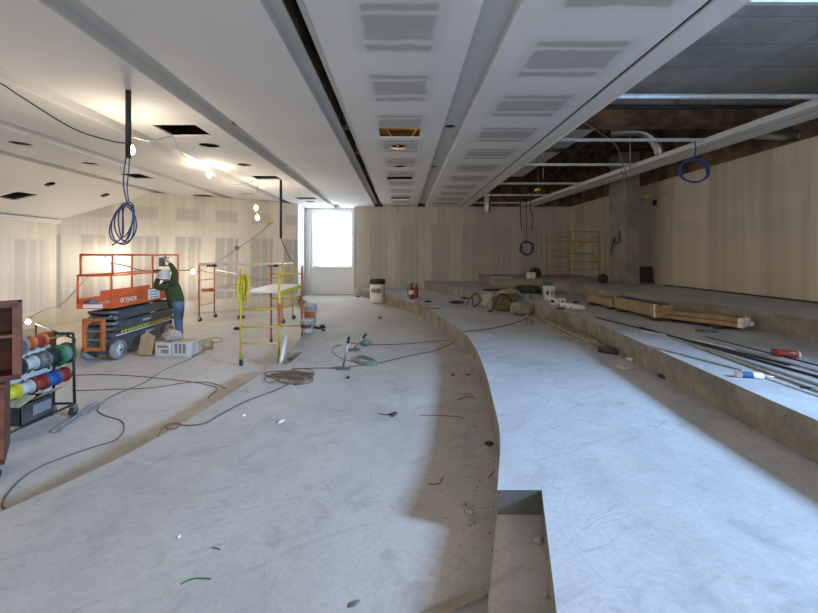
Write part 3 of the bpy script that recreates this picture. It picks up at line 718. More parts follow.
    b = MB(); b.box((L*.60, -hw-.03, 1.745), (.26, .05, .035), bev=.01); b.build('gate_handle', M['black'], t)
    b = MB(); b.blob((.14, hw-.16, PZ+.06), (.2, .2, .13), .3, 2, 3); b.build('cable_bundle', M['lift_mid'], t)
    return t
scissor_lift()
# ------------------------------------------------------------------ scaffolds
def baker(name, label, loc, a, L, wd, H, ZP, ym, rungs, om, deck_m, diag=False, rails=()):
    """rolling frame scaffold: local x = length, y = width; two end frames, platform, side braces, four casters"""
    t = thing(name, label, 'scaffold', loc, a)
    for e, x in enumerate((0, L)):
        b = MB(); 
        for y in (-wd/2, wd/2): b.tube([(x, y, .15), (x, y, H)], .021, 8)
        fr = b.build('end_frame', ym if e == 0 else om, t)
        for z in rungs[e]:
            b = MB(); b.tube([(x, -wd/2, z), (x, wd/2, z)], .017, 8); b.build('rung', ym, fr)
        for y in (-wd/2, wd/2):
            b = MB(); b.lathe([(0, -.022), (.045, -.022), (.063, -.018), (.063, .018), (.045, .022), (0, .022)], Matrix.Translation((x+.03, y, .066)) @ Matrix.Rotation(PI/2, 4, 'X'), 18); w_ = b.build('caster', M['rubber'], t)
            b = MB(); b.box((x+.01, y, .145), (.06, .065, .03)); b.box((x+.02, y-.029, .10), (.035, .006, .09)); b.box((x+.02, y+.029, .10), (.035, .006, .09)); b.build('fork', M['steel'], w_)
    if ZP:
        b = MB(); b.box((L/2, 0, ZP), (L-.04, wd-.06, .035)); b.build('platform', deck_m, t)
        for y in (-wd/2, wd/2):
            b = MB(); b.box((L/2, y, ZP-.03), (L, .03, .075)); b.build('side_rail', ym, t)
            for x, s in ((0, 1), (L, -1)):
                b = MB(); b.tube([(x, y, ZP-.36), (x+s*.26, y, ZP-.04)], .012, 6); b.build('knee_brace', ym, t)
    for y in ((-wd/2, wd/2) if diag else ()):
        b = MB(); b.tube([(0, y, H-.10), (L, y, ZP-.45 if ZP else .5)], .011, 6); b.build('cross_brace', M['steel'], t)
        b = MB(); b.tube([(0, y, ZP-.5 if ZP else .5), (L, y, H-.10)], .011, 6); b.build('cross_brace', M['steel'], t)
    return t
s1 = baker('rolling_scaffold', 'yellow rolling scaffold with a white platform and a yellow jacket hung on it', (-2.68, 6.98, 0), PI/2+.02, 1.72, .72, 1.84, 1.40, M['yellow'],
           ((.435, .745, 1.08), (.435, 1.08, 1.66)), M['yellow'], M['white_pl'])
for ch in list(s1.children):
    if ch.name.startswith('end_frame') and ch.data.materials[0] == M['yellow'] and ch is not s1.children[0]: pass
for y in (-.36, .36):   # rusty replacement posts at the far end
    b = MB(); b.tube([(1.72, y, .15), (1.72, y, 1.84)], .0225, 8); o = b.build('far_post', M['rust'], s1); o['label'] = 'rust-red far post'
b = MB(); b.box((0, -.36, .98), (.048, .048, .42)); b.build('post_wrap', M['rust'], s1)
s2 = baker('rolling_scaffold', 'far rolling scaffold with a long aluminium plank, against the stage wall', (-6.35, 12.05, 0), -.12, 2.75, .78, 1.86, 0, M['yellow'], ((.5, .9, 1.3), (.5, .9, 1.3)), M['yellow'], M['alu'])
for y in (-.39, .39):
    b = MB(); b.tube([(0, y, .15), (0, y, 1.80)], .0225, 8); b.build('worn_post', M['rust'], s2)
    for z0, z1 in ((1.62, 1.10), (1.0, 1.45)):
        b = MB(); b.tube([(0, y, z0), (2.75, y, z1)], .012, 6); b.build('cross_brace', M['steel'], s2)
b = MB(); b.box((.75, 0, 1.0), (1.45, .6, .07), bev=.01); b.build('lower_plank', M['alu'], s2)
b = MB(); b.box((.26, -.33, 1.0), (.42, .05, .10), bev=.01); b.build('plank_end', M['rust'], s2)
b = MB(); b.box((1.36, 0, 1.80), (2.95, .50, .09), bev=.01); pl = b.build('top_plank', M['alu'], s2); 
for x in (.35, 2.4):
    b = MB(); b.box((x, -.27, 1.755), (.32, .04, .05)); b.box((x+.1, -.3, 1.77), (.08, .07, .07)); b.build('plank_hook', M['black'], pl)
b = MB()
pts = []
for k in range(60):
    q = k/59; pts.append(Vector((-.06+.03*math.sin(k*1.9), -.36+.72-.02+.10*math.sin(k*.9)-.02, 1.70-.62*abs(math.sin(k*.33))+.04*math.sin(k*2.3))))
R_ = Matrix.Rotation(0, 3, 'Z')
Pj = s1.matrix_basis
# jacket: draped folded shell over the near post
def drape(label, loc, w, h, m, name, th=.05, seed=1, rotz=0):
    b = MB(); nu, nv = 10, 14; g = []
    for i in range(nv+1):
        v = i/nv; row = []
        for j in range(nu+1):
            u = j/nu-.5
            ww = w*(.45+.75*v-.45*v*v)
            x = u*ww+.04*math.sin(6*v+seed)*w; z = -h*v*(1-.18*abs(u)*2*(math.sin(9*u+seed)))
            y = -th*(.5+.5*math.cos(u*14+3*v+seed))-.06*math.cos(u*PI)*math.sin(v*PI)
            row.append((x, y, z))
        g.append(row)
    F_ = [[b.bm.verts.new(p) for p in r] for r in g]; K_ = [[b.bm.verts.new((p[0], p[1]+.02, p[2])) for p in r] for r in g]
    for i in range(nv):
        for j in range(nu):
            b.bm.faces.new((F_[i][j], F_[i][j+1], F_[i+1][j+1], F_[i+1][j])).smooth = True
            b.bm.faces.new((K_[i][j], K_[i+1][j], K_[i+1][j+1], K_[i][j+1])).smooth = True
    for i in range(nv):
        b.bm.faces.new((F_[i][0], F_[i+1][0], K_[i+1][0], K_[i][0])); b.bm.faces.new((F_[i][nu], K_[i][nu], K_[i+1][nu], F_[i+1][nu]))
    for j in range(nu):
        b.bm.faces.new((F_[0][j], K_[0][j], K_[0][j+1], F_[0][j+1])); b.bm.faces.new((F_[nv][j], F_[nv][j+1], K_[nv][j+1], K_[nv][j]))
    return b
t = thing('jacket', 'yellow safety jacket draped over the corner post of the near scaffold', 'jacket', (-2.97, 6.93, 1.74), .15)
drape('', 0, .17, .50, M['yellow_cloth'], 'x', seed=1.3).build('body', M['yellow_cloth'], t)
b = MB(); b.tube(spline([(.06, -.05, -.02), (.12, -.07, -.12), (.11, -.08, -.28), (.05, -.08, -.46)]), .032, 8, r2=.025); b.build('sleeve', M['yellow_cloth'], t)
b = MB(); b.tube(spline([(-.05, -.05, -.08), (-.08, -.07, -.22), (-.06, -.08, -.42), (-.02, -.08, -.66)]), .034, 8, r2=.024); b.build('sleeve', M['yellow_cloth'], t)
s3 = baker('rolling_scaffold', 'dull yellow scaffold standing on the top tier in the far corner', (5.60, 14.1, Z4), 0, 1.02, .1, 1.55, 0, M['yellow_dull'], ((), ()), M['yellow_dull'], M['wood'])
for ch in list(s3.children):
    if ch.name.startswith('caster') : 
        for g in list(ch.children): bpy.data.objects.remove(g)
        bpy.data.objects.remove(ch)
for ch in list(s3.children): bpy.data.objects.remove(ch)
def ladder_frame(x0, x1, y0, y1, H, zs, par):
    b = MB(); b.tube([(x0, y0, 0), (x0, y0, H)], .022, 8); b.tube([(x1, y1, 0), (x1, y1, H)], .022, 8); fr = b.build('end_frame', M['yellow_dull'], par)
    for z in zs:
        b = MB(); b.tube([(x0, y0, z), (x1, y1, z)], .017, 8); b.build('rung', M['yellow_dull'], fr)
    return fr
ladder_frame(.04, .92, .30, .28, 1.58, (.10, .42, .80, 1.05, 1.40, 1.57), s3)
ladder_frame(.56, 1.62, -.50, -.55, 1.72, (.34, .62, 1.34, 1.71), s3)
b = MB(); b.box((1.08, -.2, .92), (.74, .5, .05)); b.build('platform', M['wood_grey'], s3)
for q in (((.58, -.5, .98), (1.60, -.55, 1.58)), ((.92, .28, .82), (.56, -.50, .82)), ((.58, -.5, 1.56), (.82, -.5, .94)), ((1.34, -.5, .94), (1.6, -.55, .70))):
    b = MB(); b.tube(q, .015, 6); b.build('cross_brace', M['yellow_dull'], s3)
# ------------------------------------------------------------------ person
def skin(name, verts, edges, m, parent, sub=1, root=0):
    me = bpy.data.meshes.new(name); me.from_pydata([v[0] for v in verts], edges, [])
    o = bpy.data.objects.new(name, me); COL.objects.link(o)
    sk = o.modifiers.new('s', 'SKIN'); sk.use_smooth_shade = True
    for i, v in enumerate(verts):
        r = v[1]; d = me.skin_vertices[0].data[i]; d.radius = r if isinstance(r, tuple) else (r, r); d.use_root = (i == root)
    ss = o.modifiers.new('u', 'SUBSURF'); ss.levels = sub; ss.render_levels = sub
    bpy.context.view_layer.update()
    me2 = bpy.data.meshes.new_from_object(o.evaluated_get(bpy.context.evaluated_depsgraph_get()))
    bpy.data.objects.remove(o)
    me2.materials.clear(); me2.materials.append(m)
    for f in me2.polygons: f.use_smooth = True
    r = bpy.data.objects.new(name, me2); COL.objects.link(r); r.parent = parent
    return r
def person():
    P = Vector((-5.28, 8.74, 0))
    t = thing('person', 'worker in a green jacket, jeans and white hard hat reaching up to the lift rail', 'person', P)
    def w(px, py, dy=0.0):
        q = atY(px, py, 9.22+dy); return (q.x-P.x, q.y-P.y, q.z)
    pel = (-.04, .0, .94); sp1 = (-.08, .02, 1.10); sp2 = (-.14, .03, 1.26); ch = (-.19, .04, 1.40); nk = (-.245, .0, 1.46); hd = (-.295, -.05, 1.55)
    hipN, hipF = (.05, -.10, .90), (-.02, .10, .90)
    knN, knF = (.06, -.12, .50), (-.06, .12, .50)
    anN, anF = (.12, -.12, .10), (-.03, .13, .10)
    shR, shL = (-.06, -.10, 1.42), (-.25, .20, 1.40)     # far-right arm is raised high, other reaches forward
    elR, haR = (-.045, -.05, 1.70), (-.31, .14, 1.93)
    shL, elL, haL = (-.26, -.13, 1.35), (-.44, -.16, 1.36), (-.44, -.02, 1.60)
    V = [(pel, .07), (sp1, .07), (sp2, .08), (ch, .08), (nk, .052), (hd, .080), ((hd[0]-.012, hd[1]+.005, hd[2]+.075), .066),
         (shR, .03), (elR, .022), (haR, .030), (shL, .03), (elL, .022), (haL, .030),
         (hipN, .07), (knN, .055), (anN, .042), ((.02, -.14, .05), .035), (hipF, .07), (knF, .055), (anF, .042), ((-.13, .12, .05), .035)]
    E = [(0, 1), (1, 2), (2, 3), (3, 4), (4, 5), (5, 6), (3, 7), (7, 8), (8, 9), (3, 10), (10, 11), (11, 12), (0, 13), (13, 14), (14, 15), (15, 16), (0, 17), (17, 18), (18, 19), (19, 20)]
    # hands: palm and five separate fingers curled around what they hold
    for hi, (h, fwd, side, curl) in ((9, (haR, Vector((-.75, .35, .5)), Vector((.3, .9, -.1)), Vector((-.2, .4, -.9)))), (12, (haL, Vector((-.15, .45, .9)), Vector((.9, .3, 0)), Vector((-.6, .6, .2))))):
        fwd = fwd.normalized(); side = (side-fwd*side.dot(fwd)).normalized(); curl = curl.normalized(); h = Vector(h)
        palm = h+fwd*.055; V.append((tuple(palm), (.034, .020))); pi = len(V)-1; E.append((hi, pi))
        for k, (off, ln) in enumerate(((-.034, .036), (-.012, .042), (.012, .040), (.033, .032))):
            b0 = palm+side*off+fwd*.03; b1 = b0+fwd*ln; b2 = b1+(fwd*.35+curl*.8)*ln*.9
            V += [(tuple(b0), .0095), (tuple(b1), .009), (tuple(b2), .0075)]; n = len(V)
            E += [(pi, n-3), (n-3, n-2), (n-2, n-1)]
        b0 = h+fwd*.02-side*.036; b1 = b0+(fwd*.6-side*.6+curl*.3)*.045; b2 = b1+(fwd*.9+curl*.5)*.03
        V += [(tuple(b0), .012), (tuple(b1), .0105), (tuple(b2), .008)]; n = len(V); E += [(hi, n-3), (n-3, n-2), (n-2, n-1)]
    body = skin('body', V, E, M['skin'], t)
    # face: nose, brow, ears as part features of the head, looking at the rail
    HD = Vector(hd)+Vector((-.01, 0, .035)); look = Vector((-.8, .55, .15)).normalized(); sd = look.cross(Vector((0, 0, 1))).normalized()
    b = MB(); b.tube([HD+look*.085+Vector((0, 0, .01)), HD+look*.118-Vector((0, 0, .02))], .011, 8, r2=.016); b.build('nose', M['skin'], body)
    for s in (-1, 1):
        b = MB(); b.blob(HD+sd*s*.088-Vector((0, 0, .035)), (.03, .05, .06), .1, 2, s); b.build('ear', M['skin'], body)
        b = MB(); b.blob(HD+look*.086+sd*s*.034-Vector((0, 0, -.0)), (.022, .022, .016), .05, 2, 1); b.build('eye', M['hair'], body)
    b = MB(); b.tube([HD+look*.088+sd*.026-Vector((0, 0, .052)), HD+look*.088-sd*.026-Vector((0, 0, .052))], .007, 6); b.build('mouth', M['red'], body)
    b = MB(); b.blob(HD-look*.03-Vector((0, 0, .075)), (.185, .185, .13), .1, 3, 2); b.build('hair', M['hair'], t)
    # jacket
    V = [((-.035, 0, .80), (.205, .185)), (sp1, (.20, .17)), (sp2, (.20, .165)), (ch, (.18, .15)), ((-.245, .01, 1.455), .08)]
    tor = skin('jacket', V, [(0, 1), (1, 2), (2, 3), (3, 4)], M['jacket'], t, sub=2)
    parts = [tor]
    for sh, el, ha, inn in ((shR, elR, haR, (-.13, -.03, 1.38)), (shL, elL, haL, (-.20, -.06, 1.36))):
        c_ = [(inn, .085), (sh, .090), (tuple(Vector(sh).lerp(Vector(el), .55)), .080), (el, .072), (tuple(Vector(el).lerp(Vector(ha), .45)), .062), (tuple(Vector(el).lerp(Vector(ha), .88)), .050)]
        parts.append(skin('sleeve', c_, [(k, k+1) for k in range(5)], M['jacket'], t, sub=2))
    jk = parts[0]; bmj = bmesh.new()
    for q in parts: bmj.from_mesh(q.data)
    bmj.to_mesh(jk.data); bmj.free()
    for f in jk.data.polygons: f.use_smooth = True
    for q in parts[1:]: bpy.data.objects.remove(q)
    b = MB(); b.tube([Vector((-.25, .0, 1.455))+Vector((.10*math.cos(q), .105*math.sin(q), .02*math.cos(q))) for q in [2*PI*k/16 for k in range(16)]], .03, 8, closed=True); b.build('hood', M['jacket'], jk)
    # jeans
    V = [((-.04, 0, .93), (.145, .125)), (hipN, .112), (knN, .084), ((.115, -.12, .14), .072), (hipF, .112), (knF, .084), ((-.035, .13, .14), .072), ((-.06, 0, 1.04), (.12, .10))]
    skin('jeans', V, [(0, 1), (1, 2), (2, 3), (0, 4), (4, 5), (5, 6), (0, 7)], M['jeans'], t, sub=2)
    for (x, y) in ((.12, -.12), (-.03, .13)):
        skin('boot', [((x, y, .17), .056), ((x, y, .075), .055), ((x-.10, y-.01, .05), (.045, .045)), ((x-.19, y-.01, .042), (.04, .036))], [(0, 1), (1, 2), (2, 3)], M['boot'], t)
    # hard hat
    ax = Vector((0, 0, 1))*.96-look*.20; Mh = Matrix.Translation(HD+Vector((0, 0, .02))) @ ax.to_track_quat('Z', 'Y').to_matrix().to_4x4()
    b = MB(); b.lathe([(.158, -.04), (.150, -.03), (.130, -.018), (.127, .045), (.108, .10), (.062, .138), (0, .150)], Mh, 24)
    hat = b.build('hard_hat', M['hat'], t)
    b = MB(); b.tube([Mh @ Vector((.122*math.sin(q), 0, .038+.115*math.cos(q))) for q in [(-.5+k/12)*2.4 for k in range(13)]], .012, 6); b.build('ridge', M['hat'], hat)
    return t
person()
# ------------------------------------------------------------------ cartons by the lift
def open_carton(label, loc, rz, d, m, flaps=True, group=None):
    t = thing('cardboard_box', label, 'box', loc, rz, group); x, y, z = d; th = .008
    b = MB(); b.box((0, 0, th/2), (x, y, th))
    for s in (-1, 1): b.box((s*(x/2-th/2), 0, z/2), (th, y, z)); b.box((0, s*(y/2-th/2), z/2), (x, th, z))
    b.build('body', m, t)
    if flaps:
        for s, a in ((-1, .7), (1, .9)):
            b = MB(); b.box((s*(x/2+y*.22*math.cos(a)), 0, z+y*.22*math.sin(a)*.6), (y*.5, y*.96, th), RY(-s*a*.6)); b.build('flap', m, t)
    return t
p = at(171, 357)
t = thing('carton', 'grey printed carton with brown top, beside the worker', 'carton', (p.x-.02, p.y+.18, 0), -.12)
b = MB(); b.box((-.17, 0, .14), (.33, .30, .28), bev=.004); b.build('body', M['carton'], t)
b = MB(); b.box((-.17, -.152, .20), (.24, .004, .05)); b.box((-.12, -.152, .10), (.16, .004, .08)); b.build('printed_panel', M['print'], t)
t = thing('carton', 'grey printed carton with dark print, second beside the worker', 'carton', (p.x+.18, p.y+.20, 0), -.10)
b = MB(); b.box((0, 0, .15), (.36, .32, .30), bev=.004); b.build('body', M['carton'], t)
b = MB()
for k in range(3): b.box((-.09+.09*k, -.162, .16), (.06, .004, .20)); 
b.build('printed_panel', M['print'], t)
b = MB(); b.box((0, 0, .302), (.34, .30, .006)); b.build('lid', M['cardboard'], t)
pc = at(150, 357)
t = thing('cardboard_box', 'open brown cardboard box with flap leaning outward by the lift wheel', 'box', (pc.x-.16, pc.y+.34, 0), .3)
b = MB(); b.box((.1, 0, .005), (.34, .34, .01))
for q in (-.07, .27): b.box((q, 0, .14), (.008, .34, .28))
b.box((.1, .17, .14), (.34, .008, .28)); b.box((.1, -.17, .14), (.34, .008, .28)); b.build('body', M['cardboard'], t)
b = MB(); b.box((-.06, -.22, .22), (.34, .008, .40), RZ(-.5) @ RX(-.22)); b.build('flap', M['cardboard'], t)
b = MB(); b.box((-.1, .02, .36), (.16, .32, .008), RY(.8)); b.build('flap', M['cardboard'], t)
b = MB(); b.blob((p.x-.10, p.y+.22, .285), (.40, .26, .26), .35, 2.2, 5); tag(b.build('plastic_bag', M['sack_pink']), 'crumpled pale plastic bag on top of the grey cartons', 'bag')
b = MB(); b.blob((p.x+.42, p.y+.66, 0), (.22, .22, .26), .35, 2.2, 9); tag(b.build('paper_sack', M['cardboard']), 'brown paper sack behind the grey cartons at the worker\'s feet', 'sack')
# ------------------------------------------------------------------ tool chest and spool cart
def tool_chest():
    t = thing('tool_chest', 'red-brown steel job site tool chest with its lid raised, on casters', 'tool chest', (-4.20, 3.36, 0), .75)
    b = MB(); b.box((0, -.06, .54), (.86, .54, .74), bev=.012); bd = b.build('body', M['crate_red'], t)
    b = MB()
    for z in (.20, .88): b.box((0, -.333, z), (.86, .012, .05))
    for x in (-.40, .40): b.box((x, -.333, .54), (.05, .012, .70))
    b.build('body_rib', M['crate_edge'], bd)
    b = MB(); b.box((0, -.335, .52), (.02, .012, .6), RY(.6)); b.build('body_brace', M['crate_edge'], bd)
    b = MB(); b.box((.02, .12, 1.28), (1.0, .04, .72), bev=.006); b.box((.02, -.06, 1.625), (1.0, .36, .03)); b.box((.505, -.04, 1.28), (.03, .36, .72)); b.box((-.465, -.04, 1.28), (.03, .36, .72)); b.box((.02, -.06, .935), (1.0, .36, .03))
    ld = b.build('lid', M['crate_red'], t)
    b = MB(); b.box((.50, -.225, 1.28), (.06, .012, .74)); b.box((.02, -.225, 1.625), (1.0, .012, .045)); b.box((.02, -.225, .935), (1.0, .012, .05)); b.box((.02, -.10, 1.33), (.94, .26, .025)); b.build('lid_rim', M['crate_edge'], ld)
    b = MB(); b.box((.25, .085, 1.14), (.03, .02, .42), RY(.5)); b.build('lid_stay', M['crate_edge'], ld)
    for x in (-.34, .34):
        for y in (-.24, .12):
            b = MB(); b.lathe([(0, -.02), (.06, -.02), (.065, 0), (.06, .02), (0, .02)], Matrix.Translation((x, y, .066)) @ Matrix.Rotation(PI/2, 4, 'X'), 16); c = b.build('caster', M['rubber'], t)
            b = MB(); b.box((x, y, .15), (.09, .08, .04)); b.box((x, y-.027, .11), (.05, .008, .10)); b.box((x, y+.027, .11), (.05, .008, .10)); b.build('caster_fork', M['steel'], c)
tool_chest()
CX = -4.44
t = thing('spool_cart', 'black wheeled wire cart with rows of cable spools', 'cart', (CX, 4.2, 0))
ft = .016
def bar(pts, par=t, nm='frame_bar', m=M['black_iron'], r=ft): 
    b = MB(); b.tube(pts, r, 8); return b.build(nm, m, par)
for s in (-1, 1):
    for (y, nm) in ((-.28, 'frame_post'), (.66, 'frame_post')):
        bar([(s*.14, y, .15), (s*.12, y, 1.07)], nm=nm)
    bar([(s*.14, -.28, .15), (s*.14, .66, .15)], nm='base_rail')
for y in (-.28, .66):
    bar([(-.14, y, .15), (.14, y, .15)], nm='base_rail'); bar([(-.12, y, 1.07), (.12, y, 1.07)], nm='top_rail')
RODS = ((.02, .54), (.02, .81), (.02, 1.05))
for x, z in RODS: bar([(x, -.30, z), (x, .70, z)], nm='spool_rod', m=M['steel'], r=.010)
b = MB(); b.box((-.155, .20, .62), (.012, .86, .62)); b.build('back_board', M['board_green'], t)
for s in (-1, 1):
    for y in (-.26, .64):
        b = MB(); b.lathe([(0, -.018), (.055, -.018), (.06, 0), (.055, .018), (0, .018)], Matrix.Translation((s*.14, y, .061)) @ Matrix.Rotation(PI/2, 4, 'Y'), 16); c = b.build('caster', M['rubber'], t)
        b = MB(); b.box((s*.14, y, .13), (.07, .07, .03)); b.box((s*.14-.026, y, .095), (.008, .05, .09)); b.box((s*.14+.026, y, .095), (.008, .05, .09)); b.build('caster_fork', M['steel'], c)
def spool(label, x, y, z, r, ln, wire, flange):
    o = thing('cable_spool', label, 'cable spool', (CX+x, 4.2+y-.09, z), 0, 'cable spools on the wire cart')
    R = Matrix.Rotation(-PI/2, 4, 'X')
    b = MB(); b.lathe([(.014, -ln/2), (r*.72, -ln/2), (r*.80, -ln*.3), (r*.80, ln*.3), (r*.72, ln/2), (.014, ln/2)], R, 20); b.build('wound_cable', wire, o)
    for s in (-1, 1):
        b = MB(); b.lathe([(.014, s*ln/2), (r, s*ln/2), (r, s*(ln/2+.012)), (.014, s*(ln/2+.012))], R, 20); b.build('flange', flange, o)
    return o
x, z = RODS[0]
spool('yellow cable spool on the bottom rod, beside the chest', x, .06, z, .092, .11, M['yellow_pl'], M['yellow_pl'])
spool('white cable spool on the bottom rod', x, .21, z, .085, .11, M['grey_white'], M['grey_white'])
spool('red cable spool between the white and blue spools on the bottom rod', x, .37, z, .098, .11, M['red'], M['red'])
spool('blue cable spool on the bottom rod', x, .53, z, .10, .11, M['blue'], M['blue'])
spool('red cable spool at the end of the bottom rod', x, .68, z, .098, .10, M['red'], M['red'])
x, z = RODS[1]
spool('black cable spool on the middle rod, beside the chest', x, .10, z, .105, .11, M['black'], M['soot'])
spool('white cable spool on the middle rod', x, .25, z, .085, .13, M['grey_white'], M['grey_white'])
spool('grey reel with a wide steel flange on the middle rod', x, .41, z, .11, .08, M['lift_mid'], M['lift_mid'])
spool('black cable spool on the middle rod next to the green spool', x, .55, z, .10, .10, M['black'], M['black'])
spool('large green spool with clear wrap at the end of the middle rod', x, .70, z, .14, .13, M['green_hose'], M['green'])
x, z = RODS[2]
spool('grey wooden reel on the top rod', x, .10, z, .115, .14, M['lift_mid'], M['wood_grey'])
spool('red-orange cable spool on the top rod', x, .36, z, .09, .13, M['red'], M['orange_dark'])
t = open_carton('dark box with an open brown flap on the base of the spool cart', (CX+.0, 4.36, .172), .0, (.30, .40, .22), M['soot'], False)
b = MB(); b.box((.152, .05, .12), (.004, .22, .12)); b.build('printed_panel', M['print'], t)
b = MB(); b.box((.20, .10, .28), (.22, .26, .008), RY(-.5)); b.build('flap', M['cardboard'], t)
b = MB(); b.box((.02, -.12, .25), (.26, .2, .008), RX(.35)); b.build('flap', M['wood_pale'], t)
b = MB(); b.lathe([(0, 0), (.15, 0), (.165, .36), (.18, .38), (.165, .385), (.15, .37), (.14, .02), (0, .02)], seg=24); tag(b.build('orange_bin', M['orange_dark'], loc=(-7.82, 8.15, 0)), 'orange bin on the floor behind the spool cart', 'bin')
t = thing('lamp_stand', 'thin black lamp stand lying tilted between the chest and the lift', 'lamp stand', (-8.0, 8.4, 0))
q0, q1 = atY(36, 324, 8.4), atY(75, 339, 7.6); o0 = Vector((-8.0, 8.4, 0))
b = MB(); b.tube([q0-o0, q1-o0], .016, 8); b.build('pole', M['black_iron'], t)
b = MB(); b.tube([atY(50, 339, 8.0)-o0, atY(68, 332.5, 7.8)-o0, atY(69, 336, 7.7)-o0], .016, 8); b.build('leg', M['black_iron'], t)
b = MB(); b.tube([atY(75, 339, 7.6)-o0, Vector((-6.75, 7.6, .02))-o0], .016, 8); b.build('leg', M['black_iron'], t)
b = MB(); b.tube([q0-o0, Vector((q0.x, q0.y, .02))-o0], .016, 8); b.build('leg', M['black_iron'], t)
# steel stud on the lower floor
p0, p1 = at(57, 433), at(101, 403); d = p1-p0
b = MB(); L = d.length; b.box((L/2, 0, .004), (L, .09, .004)); b.box((L/2, .045, .02), (L, .004, .036)); b.box((L/2, -.045, .02), (L, .004, .036))
tag(b.build('steel_stud', M['galv_dull'], loc=p0, rotz=math.atan2(d.y, d.x)), 'loose galvanised stud lying on the lower floor by the spool cart', 'steel stud')

# ------------------------------------------------------------------ cords on the floors
def cord(label, pix, r, m, name='extension_cord', z=0.0, cat='cord', n=6, pts=None):
    P = pts or [at(x, y, z)+Vector((0, 0, r)) for x, y in pix]
    b = MB(); b.tube(spline(P, n), r, 6); return tag(b.build(name, m), label, cat)
cord('long brown cord snaking over the lower floor to the front edge', [(25, 506), (14, 508), (4, 509), (3, 502), (16.5, 484), (37, 469), (66, 457), (95, 447), (115.6, 440.5), (124, 430), (121, 421), (105, 416), (98, 409.5), (111, 397), (144, 383), (165, 370), (188, 360), (205, 352)], .0065, M['cord_brown'])
cord('brown cord running straight out from under the spool cart', [(72, 375.7), (104, 375), (136, 376.5), (186, 381.5), (214, 387), (216, 391), (211, 395), (208, 399)], .0065, M['cord_red'])
cord('brown cord crossing below the straight one on the lower floor', [(72, 391), (107, 390), (153, 388), (186, 383), (210, 383), (226, 389)], .0065, M['cord_brown'])
cord('thin black cord curling between the cartons and the near scaffold', [(192, 357), (203, 351), (210, 346), (215, 343), (222, 341), (218, 338), (208, 339), (196, 343)], .0065, M['cord_black'])
cord('thick dark cord along the edge of the middle tier', [(158, 437), (162, 430), (169, 425), (180, 424), (175, 429), (166, 429), (172, 425), (190, 426), (206, 423.5), (219, 416), (248, 401), (275, 391), (292, 383)], .008, M['cord_brown'], z=Z1)
pts = []; rg = random.Random(5)
for k in range(15):
    cx, cy = 290+rg.uniform(-11, 12), 378+rg.uniform(-3.5, 3.2); ax, ay, a0 = rg.uniform(8, 20), rg.uniform(2.2, 5.2), rg.uniform(0, 6.28)
    for q in range(7):
        a = a0+q*.85; pts.append(at(cx+ax*math.cos(a), cy+ay*math.sin(a), Z1)+Vector((0, 0, .008+.005*((k+q) % 4))))
cord('tangled pile of dark cord on the middle tier beside the scaffold', None, .0065, M['cord_brown'], 'cord_pile', pts=pts, n=4)
cord('red cord running from the tangled pile to the curved step', [(292, 369), (315, 368.5), (337, 368), (374.6, 364), (405, 357), (436, 350.5), (454, 342.5)], .0065, M['cord_red'], z=Z1)
cord('thin dark cord straight across the middle tier near the hose', [(350, 343), (385, 345), (420, 343), (436, 341.5), (448, 341)], .007, M['cord_brown'], z=Z1)
cord('thin red cord crossing the upper tier behind the curved edge', [(464, 332), (490, 329), (516, 322.8), (530, 317), (536, 313)], .008, M['cord_red'], z=Z2)
pts = []
for k in range(70):
    a = k*.45; rr = 1+.22*math.sin(k*.9)-.004*k
    pts.append(at(365+11*rr*math.cos(a), 361.5+4.2*rr*math.sin(a), Z1)+Vector((0, 0, .015+.0004*k)))
cord('coiled green-grey hose on the middle tier', None, .011, M['green_hose'], 'hose_coil', cat='hose', pts=pts, n=3)
cord('thin green wire looping beside the leaning tools', [(352, 362), (340, 358), (333, 352), (334, 347), (341, 345)], .006, M['green_hose'], 'loose_wire', z=Z1)
cord('short bright green wire offcut on the middle tier, near the front', [(181, 585), (188, 581), (197, 579), (211, 579.5)], .004, M['green'], 'wire_offcut', z=Z1, cat='wire')
# ------------------------------------------------------------------ things on the middle tier
def tgrinder(label, base, top, head):
    p = at(*base, Z1); q = atY(top[0], top[1], p.y-.05)
    t = thing('floor_scraper', label, 'scraper', p); q = q-p
    b = MB(); b.tube([(0, 0, .03), q], .016, 8); b.build('handle', M['steel'], t)
    b = MB(); b.tube([q, q+(q.normalized()*.10)], .022, 8); b.build('grip', M['black'], t)
    b = MB(); b.box((0, 0, .02), head, bev=.006); b.build('head', M['lift_grey'], t)
    return t
tgrinder('green-grey floor scraper standing upright on the middle tier', (343, 369), (348, 343), (.22, .09, .04))
tgrinder('shorter floor scraper leaning toward the hose on the middle tier', (354, 350), (363, 338), (.20, .10, .04))
b = MB(); b.blob((at(365, 345, Z1)), (.22, .2, .12), .35, 2, 2); tag(b.build('rag', M['green_hose']), 'small green-grey rag beside the shorter scraper', 'rag')
# drum
p = at(377.5, 302.5, Z1)
t = thing('drum', 'white plastic drum with a black rim beside the curved step', 'drum', p)
b = MB(); b.lathe([(0, 0), (.26, 0), (.28, .03), (.285, .28), (.275, .30), (.285, .32), (.285, .58), (.275, .60), (.283, .64), (.283, .72)], seg=32); b.build('body', M['white_pl'], t)
b = MB(); b.lathe([(.286, .70), (.295, .71), (.295, .86), (.285, .88), (.26, .88), (.255, .80), (0, .80)], seg=32); b.build('rim', M['black'], t)
b = MB()
for k in range(9):
    a = -PI/2-.75+k*1.2/9; b.box((.287*math.cos(a), .287*math.sin(a), .47-.0*k), (.04, .006, .15), RZ(a+PI/2))
b.build('label_patch', M['print'], t)
